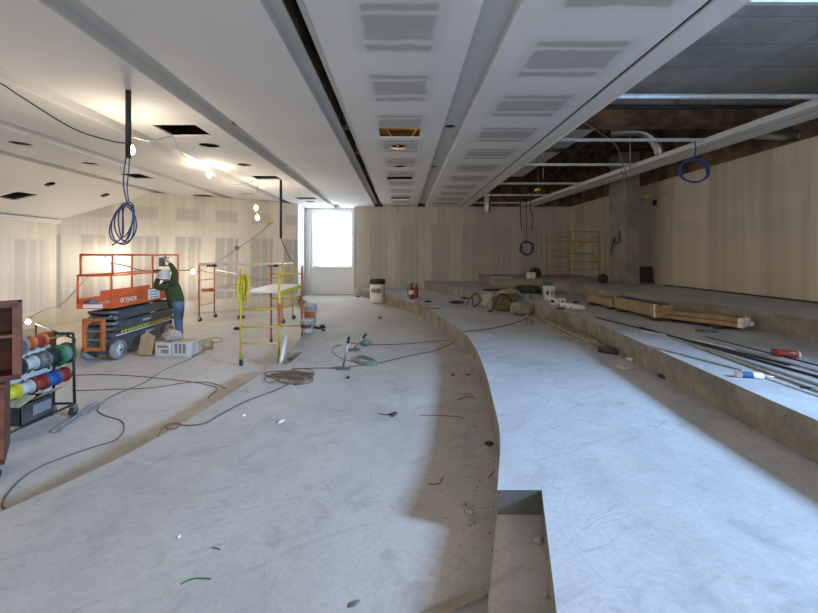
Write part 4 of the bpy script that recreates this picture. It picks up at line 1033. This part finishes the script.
# buckets near scaffold
def bucket(label, loc, r=.15, h=.36, m=None, band=None, lid=None, handle=True, rz=0.0):
    t = thing('bucket', label, 'bucket', loc, rz)
    b = MB(); b.lathe([(0, 0), (r*.88, 0), (r*.9, .01), (r, h*.86), (r*1.05, h*.87), (r*1.05, h*.93), (r, h*.94), (r*1.01, h), (r*.95, h), (r*.86, .02), (0, .02)], seg=28); b.build('body', m or M['white_pl'], t)
    if band:
        b = MB()
        for k in (range(9) if band.name != 'navy_wire' else (0, 1, 4, 7, 8)):
            a = -PI/2-.8+k*1.6/8; rr = r*.965
            b.box((rr*math.cos(a), rr*math.sin(a), h*.5), (r*.20, .006, h*.30), RZ(a+PI/2))
        b.build('label_band', band, t)
    if lid: b = MB(); b.lathe([(0, h+.02), (r*1.03, h+.02), (r*1.06, h), (r*1.06, h-.03), (r*1.02, h-.03)], seg=28); b.build('lid', lid, t)
    if handle:
        b = MB(); b.tube([(r*1.06*math.cos(a), -.02-r*.4*math.sin(a), h*.86-r*.95*math.sin(a)) for a in [PI*k/12 for k in range(13)]], .004, 5); b.build('handle', M['steel'], t)
    return t
pb = at(307, 332, Z1)
bucket('pale bucket with a red-brown label behind the near scaffold', pb, .15, .30, M['grey_white'], M['cord_red'])
bucket('upright white bucket behind the labelled one near the scaffold', at(308.5, 326, Z1)+Vector((.02, .1, 0)), .16, .56, M['grey_white'], M['rust'], None, True)
b = MB(); b.box((0, 0, .03), (.34, .20, .06), RX(.0), bev=.02); b.box((.12, 0, .07), (.1, .1, .06), bev=.02); tag(b.build('power_tool', M['black'], loc=at(318, 328, Z1), rotz=-.5), 'black tool lying next to the white buckets', 'tool')
# plank leaning on scaffold
p0, p1 = Vector((-2.19, 6.60, .03)), atY(285.5, 336, 7.1)
b = MB(); d = p1-p0; b.tube([p0, p1], .045, 4); tag(b.build('plank', M['white_pl']), 'white board leaning on the near scaffold by the floor notch', 'board')
b = MB(); b.box((0, 0, .011), (.52, .05, .022), bev=.003); o = tag(b.build('wood_plank', M['wood_grey'], loc=at(461, 603, Z1), rotz=.5), 'short pale timber board at the foot of the notch, in front', 'board')
o.location = (.20, 1.85, Z1); o.rotation_euler = (0, 0, .42)
# ------------------------------------------------------------------ upper tier
p = at(411.5, 299, Z2)
t = thing('fire_extinguisher', 'red fire extinguisher standing on the curved step edge', 'fire extinguisher', p)
b = MB(); b.lathe([(0, 0), (.075, 0), (.085, .02), (.085, .36), (.06, .42), (.03, .44), (.03, .46), (0, .46)], seg=24); bd = b.build('tank', M['red'], t)
b = MB(); b.lathe([(.0865, .16), (.0865, .30)], seg=24); b.build('label_band', M['white_pl'], bd)
b = MB(); b.box((.0, 0, .485), (.05, .04, .05)); b.box((.05, 0, .53), (.15, .025, .018), RY(-.3)); b.box((.05, 0, .49), (.13, .02, .014)); b.build('valve', M['black'], t)
b = MB(); b.tube(spline([(-.03, -.02, .48), (-.11, -.03, .44), (-.125, -.03, .28), (-.11, -.03, .10)]), .012, 8); b.build('hose', M['black'], t)
b = MB(); b.lathe([(0, 0), (.07, 0), (.075, .02), (.075, .34), (.05, .40), (.02, .42), (0, .42)], seg=20); b.cyl((0, 0, .42), (0, 0, .47), .025, 8); b.box((.04, 0, .49), (.14, .025, .02)); tag(b.build('fire_extinguisher', M['red'], loc=p+Vector((.17, .35, 0))), 'second red fire extinguisher behind the first on the curved step', 'fire extinguisher')
def scrap(name, label, px, py, z, d, m, rz=0.0, cat='scrap', blob=False, seed=1):
    p = at(px, py, z); b = MB()
    if blob: b.blob((0, 0, 0), d, .4, 2.3, seed, 2)
    else: b.box((0, 0, d[2]/2), d, bev=min(d)*.15)
    return tag(b.build(name, m, loc=p, rotz=rz), label, cat)
scrap('battery_pack', 'dark square tool case on the step edge beside the extinguisher', 419, 305, Z2, (.34, .2, .14), M['rubble'], .1, 'case')
scrap('rag', 'dark flat rag beside the square case on the upper tier', 427, 302, Z2, (.34, .18, .05), M['soot'], .2, 'rag', True, 4)
scrap('metal_strip', 'thin dark strip on the upper tier past the square case', 433, 308.5, Z2, (.42, .05, .015), M['soot'], -.1, 'strip')
scrap('rubble_pile', 'low heap of dark rubble on the upper tier before the far step', 457, 303.5, Z2, (.5, .3, .1), M['soot'], 0, 'rubble', True, 7)
cord('bent dark wire hoop on the upper tier', None, .016, M['cord_black'], 'wire_hoop', cat='wire', pts=[at(470, 306, Z2)+Vector((-.1, 0, .02)), at(470, 307, Z2)+Vector((.0, 0, .25)), at(473, 306, Z2)+Vector((.1, .05, .36)), at(476, 306, Z2)+Vector((.12, 0, .16)), at(476, 307, Z2)+Vector((-.06, 0, .02)), at(474, 306, Z2)+Vector((-.05, .05, .30))])
scrap('rubble_block', 'grey rubble block against the far step on the upper tier', 485, 298, Z2, (.55, .4, .34), M['rubble'], .2, 'rubble', True, 11)
scrap('rag', 'dark rag on the floor by the wire hoop', 465, 299, Z2, (.3, .2, .08), M['soot'], 0, 'rag', True, 12)
p = at(508, 310, Z2)
b = MB(); b.blob((0, 0, 0), (.85, .6, .50), .3, 2.0, 3, 4); tag(b.build('burlap_sack', M['burlap'], loc=p), 'big brown burlap sack slumped before the step', 'sack')
b = MB(); b.blob((0, 0, 0), (.34, .32, .48), .35, 2.2, 8, 4); tag(b.build('plastic_sack', M['sack_pink'], loc=p+Vector((-.42, .42, 0))), 'pale pink plastic sack behind the burlap sack', 'sack')
b = MB(); b.blob((0, 0, 0), (.72, .5, .58), .3, 1.8, 15, 4); tag(b.build('burlap_sack', M['tan_sack'], loc=p+Vector((.18, .60, 0))), 'pale full sack behind the brown burlap sack', 'sack')
cord('dark hoop of cable lying over the burlap sack', None, .022, M['cord_black'], 'cable_hoop', cat='cable', pts=[p+Vector(q) for q in ((-.62, -.35, .03), (-.5, -.36, .05), (-.42, -.38, .32), (-.28, -.36, .46), (-.12, -.35, .42), (.02, -.38, .2), (.1, -.4, .03))])
b = MB(); b.blob((0, 0, 0), (.22, .2, .52), .3, 2.4, 5, 3); tag(b.build('green_sack', M['green_hose'], loc=p+Vector((.48, -.18, 0))), 'dark green bundle propped beside the burlap sack', 'sack')
b = MB(); b.blob((0, 0, 0), (.66, .5, .36), .25, 1.8, 22, 3); tag(b.build('rubble_mound', M['mound'], loc=Vector((2.98, 9.15, Z2))), 'grey concrete mound poured against the step end', 'rubble')
# planks along the step riser
def lumber(name, label, p0, p1, w, h, m, cat='timber', lift=0.0):
    p0, p1 = Vector(p0), Vector(p1); d = p1-p0; L = d.length
    b = MB(); b.box((L/2, 0, h/2+lift), (L, w, h), bev=min(w, h)*.08)
    return tag(b.build(name, m, loc=p0, rotz=math.atan2(d.y, d.x)), label, cat)
lumber('wood_plank', 'long weathered plank lying along the foot of the step riser', (3.08, 5.85, Z2), (3.08, 9.0, Z2), .20, .05, M['wood_grey'])
lumber('wood_plank', 'second weathered plank stacked on the riser plank', (3.10, 6.0, Z2+.05), (3.14, 8.1, Z2+.05), .15, .05, M['wood_grey'])
lumber('wood_plank', 'short brown plank lying askew near the mound', (2.62, 7.7, Z2), (3.0, 8.6, Z2), .12, .03, M['wood_grey'])
b = MB(); b.tube([(0, 0, .05), (.0, .26, .05)], .05, 12); tag(b.build('pipe_offcut', M['soot'], loc=at(626, 355, Z2)+Vector((-.12, 0, 0)), rotz=.9), 'dark pipe offcut at the end of the riser planks', 'pipe')
scrap('paper_scrap', 'white paper scrap below the pipe offcut', 632, 360, Z2, (.12, .08, .03), M['white_pl'], .3, 'paper')
cord('thin yellow-green strap on the upper tier below the planks', [(617, 367), (625, 369.5), (634, 369), (640, 367), (652, 366)], .012, M['wood_pale'], 'strap', z=Z2, cat='strap')
scrap('rag', 'black crumpled rag near the riser on the upper tier', 666, 378, Z2, (.20, .12, .06), M['soot'], .1, 'rag', True, 31)
# ------------------------------------------------------------------ third tier
bucket('white bucket with a dark printed band on the third tier', at(549.5, 299, Z3), .165, .34, M['white_pl'], M['navy_wire'])
bucket('dark green bucket behind the white one on the third tier', at(551, 296, Z3)+Vector((.08, .55, 0)), .17, .38, M['green_hose'], None, None, False)
t = thing('small_carton', 'small white carton with dark ends on the third tier edge by the bucket', 'carton', at(558, 304.5, Z3), .3)
b = MB(); b.box((0, 0, .075), (.30, .20, .15), bev=.01); b.build('body', M['white_pl'], t)
b = MB(); b.box((.04, -.101, .06), (.06, .004, .08)); b.box((-.151, 0, .08), (.004, .12, .08)); b.build('print', M['soot'], t)
for k, (px, py, rz, lb) in enumerate(((566, 307.5, -.3, 'white roll with dark ends, next to the small white carton'), (572, 309, -.5, 'white roll with dark ends, middle of the three on the tier edge'), (578, 310, -.2, 'white roll with dark ends, farthest from the bucket'))):
    t = thing('paper_roll', lb, 'roll', at(px, py, Z3), rz)
    b = MB(); b.cyl((-.13, 0, .055), (.13, 0, .055), .055, 14); b.build('roll', M['white_pl'], t)
    for q in (-1, 1): b = MB(); b.cyl((q*.131, 0, .055), (q*.14, 0, .055), .03, 10); b.build('core', M['soot'], t)
for i, (px, py, lb) in enumerate(((560, 309.6, 'glove below the small white carton'), (576, 303, 'glove behind the white rolls'))):
    scrap('glove', 'grey work '+lb, px, py, Z3, (.2, .12, .05), M['soot'], .4*i, 'glove', True, 40+i)
scrap('paper_scrap', 'white scrap at the foot of the ledge', 594, 295.5, Z3, (.26, .12, .08), M['white_pl'], .3, 'paper')
def crate(label, p0, p1, w, h, blue):
    p0, p1 = Vector(p0), Vector(p1); d = p1-p0; L = d.length
    t = thing('timber_crate', label, 'crate', p0, math.atan2(d.y, d.x))
    b = MB(); b.box((L/2, 0, .07+h/2), (L, w, h), bev=.008); bd = b.build('body', M['wood'], t)
    b = MB(); b.box((L/2, 0, .07+h+.008), (L*.98, w*.7, .016)); b.build('cover', M['cover'] if blue else M['wood_grey'], bd)
    b = MB(); b.box((L/2, w/2+.004, .07+h*.5), (L*.98, .008, .02)); b.box((L/2, -w/2-.004, .07+h*.5), (L*.98, .008, .02)); b.build('slat_line', M['wood_grey'], bd)
    for x in (.12, L-.12): b = MB(); b.box((x, 0, .035), (.10, w*1.05, .07)); b.build('bearer', M['soot'], t)
    for x in (.05, L-.02): b = MB(); b.box((x, 0, .07+h/2), (.035, w+.012, h+.012)); b.build('end_strap', M['white_pl'] if x < .1 and blue else M['wood_grey'], t)
    return t
crate('long timber crate with a blue cover on the third tier', (4.62, 6.50, Z3), (4.60, 7.75, Z3), .30, .22, True)
crate('plain timber crate end to end with the blue covered one', (4.60, 7.85, Z3), (4.52, 8.75, Z3), .30, .16, False)
t = None
base = Vector((5.33, 5.72, Z3)); dirv = (Vector((4.72, 6.75, 0))-Vector((5.33, 5.72, 0))); La = math.atan2(dirv.y, dirv.x); Ln = dirv.length
for k, q in enumerate((.25, .95)):
    b = MB(); b.box((0, 0, .03), (.09, .55, .06)); tag(b.build('bearer', M['soot'], loc=base+Vector((dirv.x*q, dirv.y*q, 0)), rotz=La), ('short bearer under the timber stack, at its cut ends' if k == 0 else 'short bearer under the timber stack, at the crate end'), 'bearer')
rows = ('lower layer, ledge side', 'lower layer, second from the ledge', 'lower layer, third from the ledge', 'lower layer, outer side', 'upper layer, ledge side', 'upper layer, middle', 'upper layer, outer side')
sdv = Vector((-math.sin(La), math.cos(La), 0))
for k in range(7):
    r_, j = (0, k) if k < 4 else (1, k-4)
    off = (1.5-j)*.115 if r_ == 0 else (1-j)*.115
    st = .06*((k*37) % 5)/5
    p0 = base-sdv*off+dirv.normalized()*st+Vector((0, 0, .062+r_*.07))
    t = thing('timber_length', 'timber length with grey capped end, '+rows[k]+' of the stack', 'timber', p0, La, 'timber stack on the third tier')
    b = MB(); b.box((Ln/2, 0, .034), (Ln, .105, .066), bev=.004); b.build('timber', M['wood'], t)
    b = MB(); b.box((.0, 0, .034), (.07, .108, .069), bev=.004); b.build('end_cap', M['white_pl'], t)
scrap('timber_offcut', 'loose grey timber offcut in front of the timber stack', 707, 332, Z3, (.30, .07, .04), M['lift_mid'], -.15, 'timber')
def strip(label, a, c, w, h, m, z=Z3):
    lumber('metal_strip', label, at(*a, z), at(*c, z), w, h, m, 'metal strip')
strip('dark steel strip lying closest to the timber crates on the third tier', (596, 318), (790, 366), .022, .02, M['black_iron'])
strip('dark steel strip crossing the others towards the frame edge', (640, 328), (840, 384), .030, .022, M['black_iron'])
strip('bright galvanised strip at the far end of the strip bundle', (641, 331), (705, 342.5), .02, .015, M['galv'])
strip('grey steel strip in the middle of the bundle', (672, 338.5), (838, 392), .03, .02, M['steel'])
strip('brown timber batten beside the steel strips', (690, 345), (835, 398), .035, .02, M['wood_grey'])
strip('thin galvanised strip nearest the tier edge', (650, 347), (742, 371), .02, .015, M['steel'])
strip('thin bright strip past the sealant tube', (765, 378), (840, 404), .02, .015, M['galv'])
strip('short white strip laid across the bundle', (698, 341), (745, 352), .014, .012, M['white_pl'])
strip('second grey steel strip in the bundle, on the ledge side', (700, 340), (840, 378), .025, .018, M['steel'])
strip('thin dark strip nearest the ledge in the bundle', (705, 337), (842, 372), .014, .012, M['black_iron'])
strip('black strip ending beside the tier edge corner', (800, 388), (836, 393), .025, .02, M['black_iron'])
def tube_thing(label, px, py, z, r, L, m, m2, rz):
    t = thing('sealant_tube', label, 'sealant tube', at(px, py, z), rz)
    R = Matrix.Translation((0, 0, r)) @ Matrix.Rotation(PI/2, 4, 'Y')
    b = MB(); b.lathe([(0, -L/2), (r, -L/2), (r, L/2), (r*.5, L/2+.01), (0, L/2+.012)], R, 18); b.build('tube', m, t)
    b = MB(); b.lathe([(0, L/2+.01), (r*.35, L/2+.01), (r*.15, L/2+.09), (0, L/2+.092)] if m is not M['red'] else [(0, L/2+.012), (r*.9, L/2+.012), (r*.9, L/2+.03), (0, L/2+.03)], R, 12); b.build('nozzle' if m is not M['red'] else 'cap', M['white_pl'], t)
    b = MB(); b.lathe([(r*1.015, -L*.3), (r*1.015, L*.12)], R, 18); b.build('label_wrap', m2, t)
    return t
tube_thing('red tube lying alone on the third tier near the ledge', 784, 357, Z3, .042, .20, M['red'], M['red'], -.5)
tube_thing('blue and white sealant tube among the steel strips', 749, 378, Z3, .028, .21, M['white_pl'], M['blue'], -.25)
# ------------------------------------------------------------------ top tier, far end
scrap('white_box', 'small white box on the far platform', 531, 279, Z4, (.28, .22, .24), M['white_pl'], .1, 'box')
scrap('tool_bag', 'dark bundle behind the small white box', 535, 277.6, Z4, (.5, .25, .42), M['soot'], 0, 'bag', True, 51)
scrap('tool_bag', 'black bag at the foot of the column beside the corner scaffold', 603, 283.5, Z4, (.30, .3, .34), M['black'], 0, 'bag', True, 53)
t = thing('folding_chair', 'folded black chairs leaning at the tan wall behind the column', 'chair', (7.22, 11.0, Z4), .0)
for k in range(1):
    b = MB(); b.box((0, 0, .32), (.40, .05, .40), RX(-.15), bev=.01); b.build('backrest', M['black'], t)
    for x in (-.20, .20): b = MB(); b.tube([(x, -.10, .0), (x, .08, .52)], .018, 8); b.build('leg', M['black'], t); b = MB(); b.tube([(x, .12, .0), (x, -.02, .48)], .018, 8); b.build('leg', M['black'], t)
    b = MB(); b.box((0, -.07, .22), (.36, .04, .32), RX(.2), bev=.01); b.build('seat', M['black'], t)
lumber('metal_strip', 'long thin dark strip lying at the foot of the tan wall on the ledge', (7.38, 5.6, Z4), (7.38, 10.4, Z4), .05, .03, M['soot'], 'metal strip')
scrap('metal_strip', 'dark strips lying on the far step before the platform', 497, 290.5, Z3, (.9, .25, .05), M['soot'], .15, 'strip')
lumber('metal_strip', 'bright strip on the edge of the far platform', at(490, 277.5, Z4)+Vector((.05, .05, 0)), at(512, 278, Z4)+Vector((0, .05, 0)), .04, .02, M['galv'], 'metal strip')
b = MB(); b.blob((0, 0, 0), (.9, .5, .26), .4, 2.2, 61, 3); tag(b.build('rubble_pile', M['soot'], loc=at(529, 293, Z3)), 'dark rubble heap on the third tier in front of the platform', 'rubble')
# ------------------------------------------------------------------ small debris, each with its own place
deb = [('wire_offcut', 'curled brown wire offcut in the shadow by the curved step', [(428, 484), (433, 485), (440, 483), (443, 477)], M['cord_brown'], Z1),
       ('wire_offcut', 'pale bent wire offcut next to the curled brown one', [(440, 487), (446, 491), (450, 498)], M['wood_pale'], Z1),
       ('wire_offcut', 'long dark twig of wire crossing the shadow edge', [(420, 415.5), (440, 416), (458, 417), (464, 419)], M['cord_brown'], Z1),
       ('wire_offcut', 'short dark wire offcut on the bright middle tier', [(378, 414), (386, 415), (391, 414)], M['soot'], Z1),
       ('wire_offcut', 'dark wire tuft at the foot of the curved step', [(458, 400), (466, 397), (474, 398), (470, 394), (463, 395)], M['cord_brown'], Z1),
       ('wire_offcut', 'thin dark wire on the lower right of the central bright floor', [(487, 474), (493, 471), (496, 467)], M['cord_brown'], Z1),
       ('wire_offcut', 'fine dark wire near the front of the middle tier', [(212, 548), (217, 549), (220, 550)], M['cord_brown'], Z1),
       ('wire_offcut', 'thin grey wire tangle beyond the extinguisher below the step', [(398, 313), (408, 315), (412, 310), (418, 314), (425, 312), (414, 318), (402, 317)], M['cord_grey'], Z1)]
deb[5] = ('wire_offcut', 'small dark wire beside the notch step', [(489, 478), (492, 474), (494, 471)], M['cord_brown'], Z1)
for nm, lb, px, m, z in deb: cord(lb, px, .004, m, nm, z=z, cat='wire')
for lb, px, py, z, d, m, sd in (('grey stone chip in the shadow by the notch step', 469, 513, Z1, (.08, .05, .03), M['rubble'], 1), ('grey chip next to the stone by the notch step', 463, 505, Z1, (.06, .03, .02), M['rubble'], 2),
        ('dark chip in the bright middle tier', 394, 415.5, Z1, (.10, .06, .04), M['soot'], 3), ('white chip in the middle of the tier', 281, 422, Z1, (.10, .05, .02), M['white_pl'], 4), ('small white chip left of the tangled pile', 244, 416, Z1, (.05, .04, .02), M['white_pl'], 5),
        ('white paint chip near the front of the middle tier', 179, 537, Z1, (.03, .02, .01), M['white_pl'], 6), ('grey flake at the front edge of the middle tier', 354, 604, Z1, (.035, .075, .006), M['lift_mid'], 7),
        ('grey chip inside the notch step', 539, 541, Z1+.155, (.05, .06, .03), M['rubble'], 8), ('small grey chip deeper in the notch step', 546, 596, Z1+.155, (.02, .03, .02), M['rubble'], 9),
        ('dark clod at the foot of the curved step', 489, 445, Z1, (.09, .05, .04), M['soot'], 10), ('dark bit on the floor by the scaffold casters', 237, 330, 0, (.16, .12, .10), M['soot'], 11),
        ('dark clump on the lower floor beyond the worker', 197, 343.5, 0, (.08, .06, .05), M['soot'], 12), ('dark lump on the middle tier beyond the hose', 323.5, 331, Z1, (.10, .08, .05), M['soot'], 13),
        ('small dark lump between the cord pile and the hose', 348, 378.5, Z1, (.06, .05, .04), M['soot'], 14), ('brown splinter by the curved step, mid way', 453, 375, Z1, (.14, .05, .02), M['cord_brown'], 15), ('brown splinter by the curved step, farther on', 468, 375, Z1, (.05, .10, .02), M['cord_brown'], 16),
        ('dark crumb on the floor before the drum', 380, 318, Z1, (.16, .1, .05), M['cord_brown'], 17), ('dark crumb on the floor near the window wall', 358, 297, Z1, (.35, .12, .06), M['soot'], 18)):
    scrap('debris_chip', lb, px, py, z, d, m, .3*sd, 'debris', True, sd)
b = MB(); b.blob((0, 0, 0), (.24, .2, .14), .4, 2, 71, 2); tag(b.build('rag', M['soot'], loc=at(209.5, 331, 0)+Vector((0, 2.0, 0))), 'black rag on the far floor beneath the far scaffold', 'rag')

# fine grit swept along the feet of the steps: crumbs nobody could count
rg = random.Random(3); b = MB()
for k in range(420):
    if k < 250: P_ = rg.choice(E2b[:38]); z = Z1; dx = -abs(rg.gauss(0, .16))-.02
    elif k < 360: P_ = rg.choice([q for q in E3 if 2.6 < q[1] < 11]); z = Z2; dx = -abs(rg.gauss(0, .22))-.02
    else: P_ = (rg.uniform(-1.9, .3), rg.uniform(2, 9)); z = Z1; dx = 0
    r = rg.uniform(.002, .0055)*(1.5 if P_[1] > 5 else 1)
    M_ = Matrix.Translation((P_[0]+dx, P_[1]+rg.uniform(-.1, .1), z+r*.35)) @ Matrix.Rotation(rg.uniform(0, 6), 4, 'Z') @ Matrix.Diagonal((r*rg.uniform(1, 2.4), r, r*.6, 1))
    bmesh.ops.create_icosphere(b.bm, subdivisions=1, radius=1.0, matrix=M_)
tag(b.build('grit', M['cord_brown']), 'fine dark grit scattered along the feet of the concrete steps', 'grit', kind='stuff')
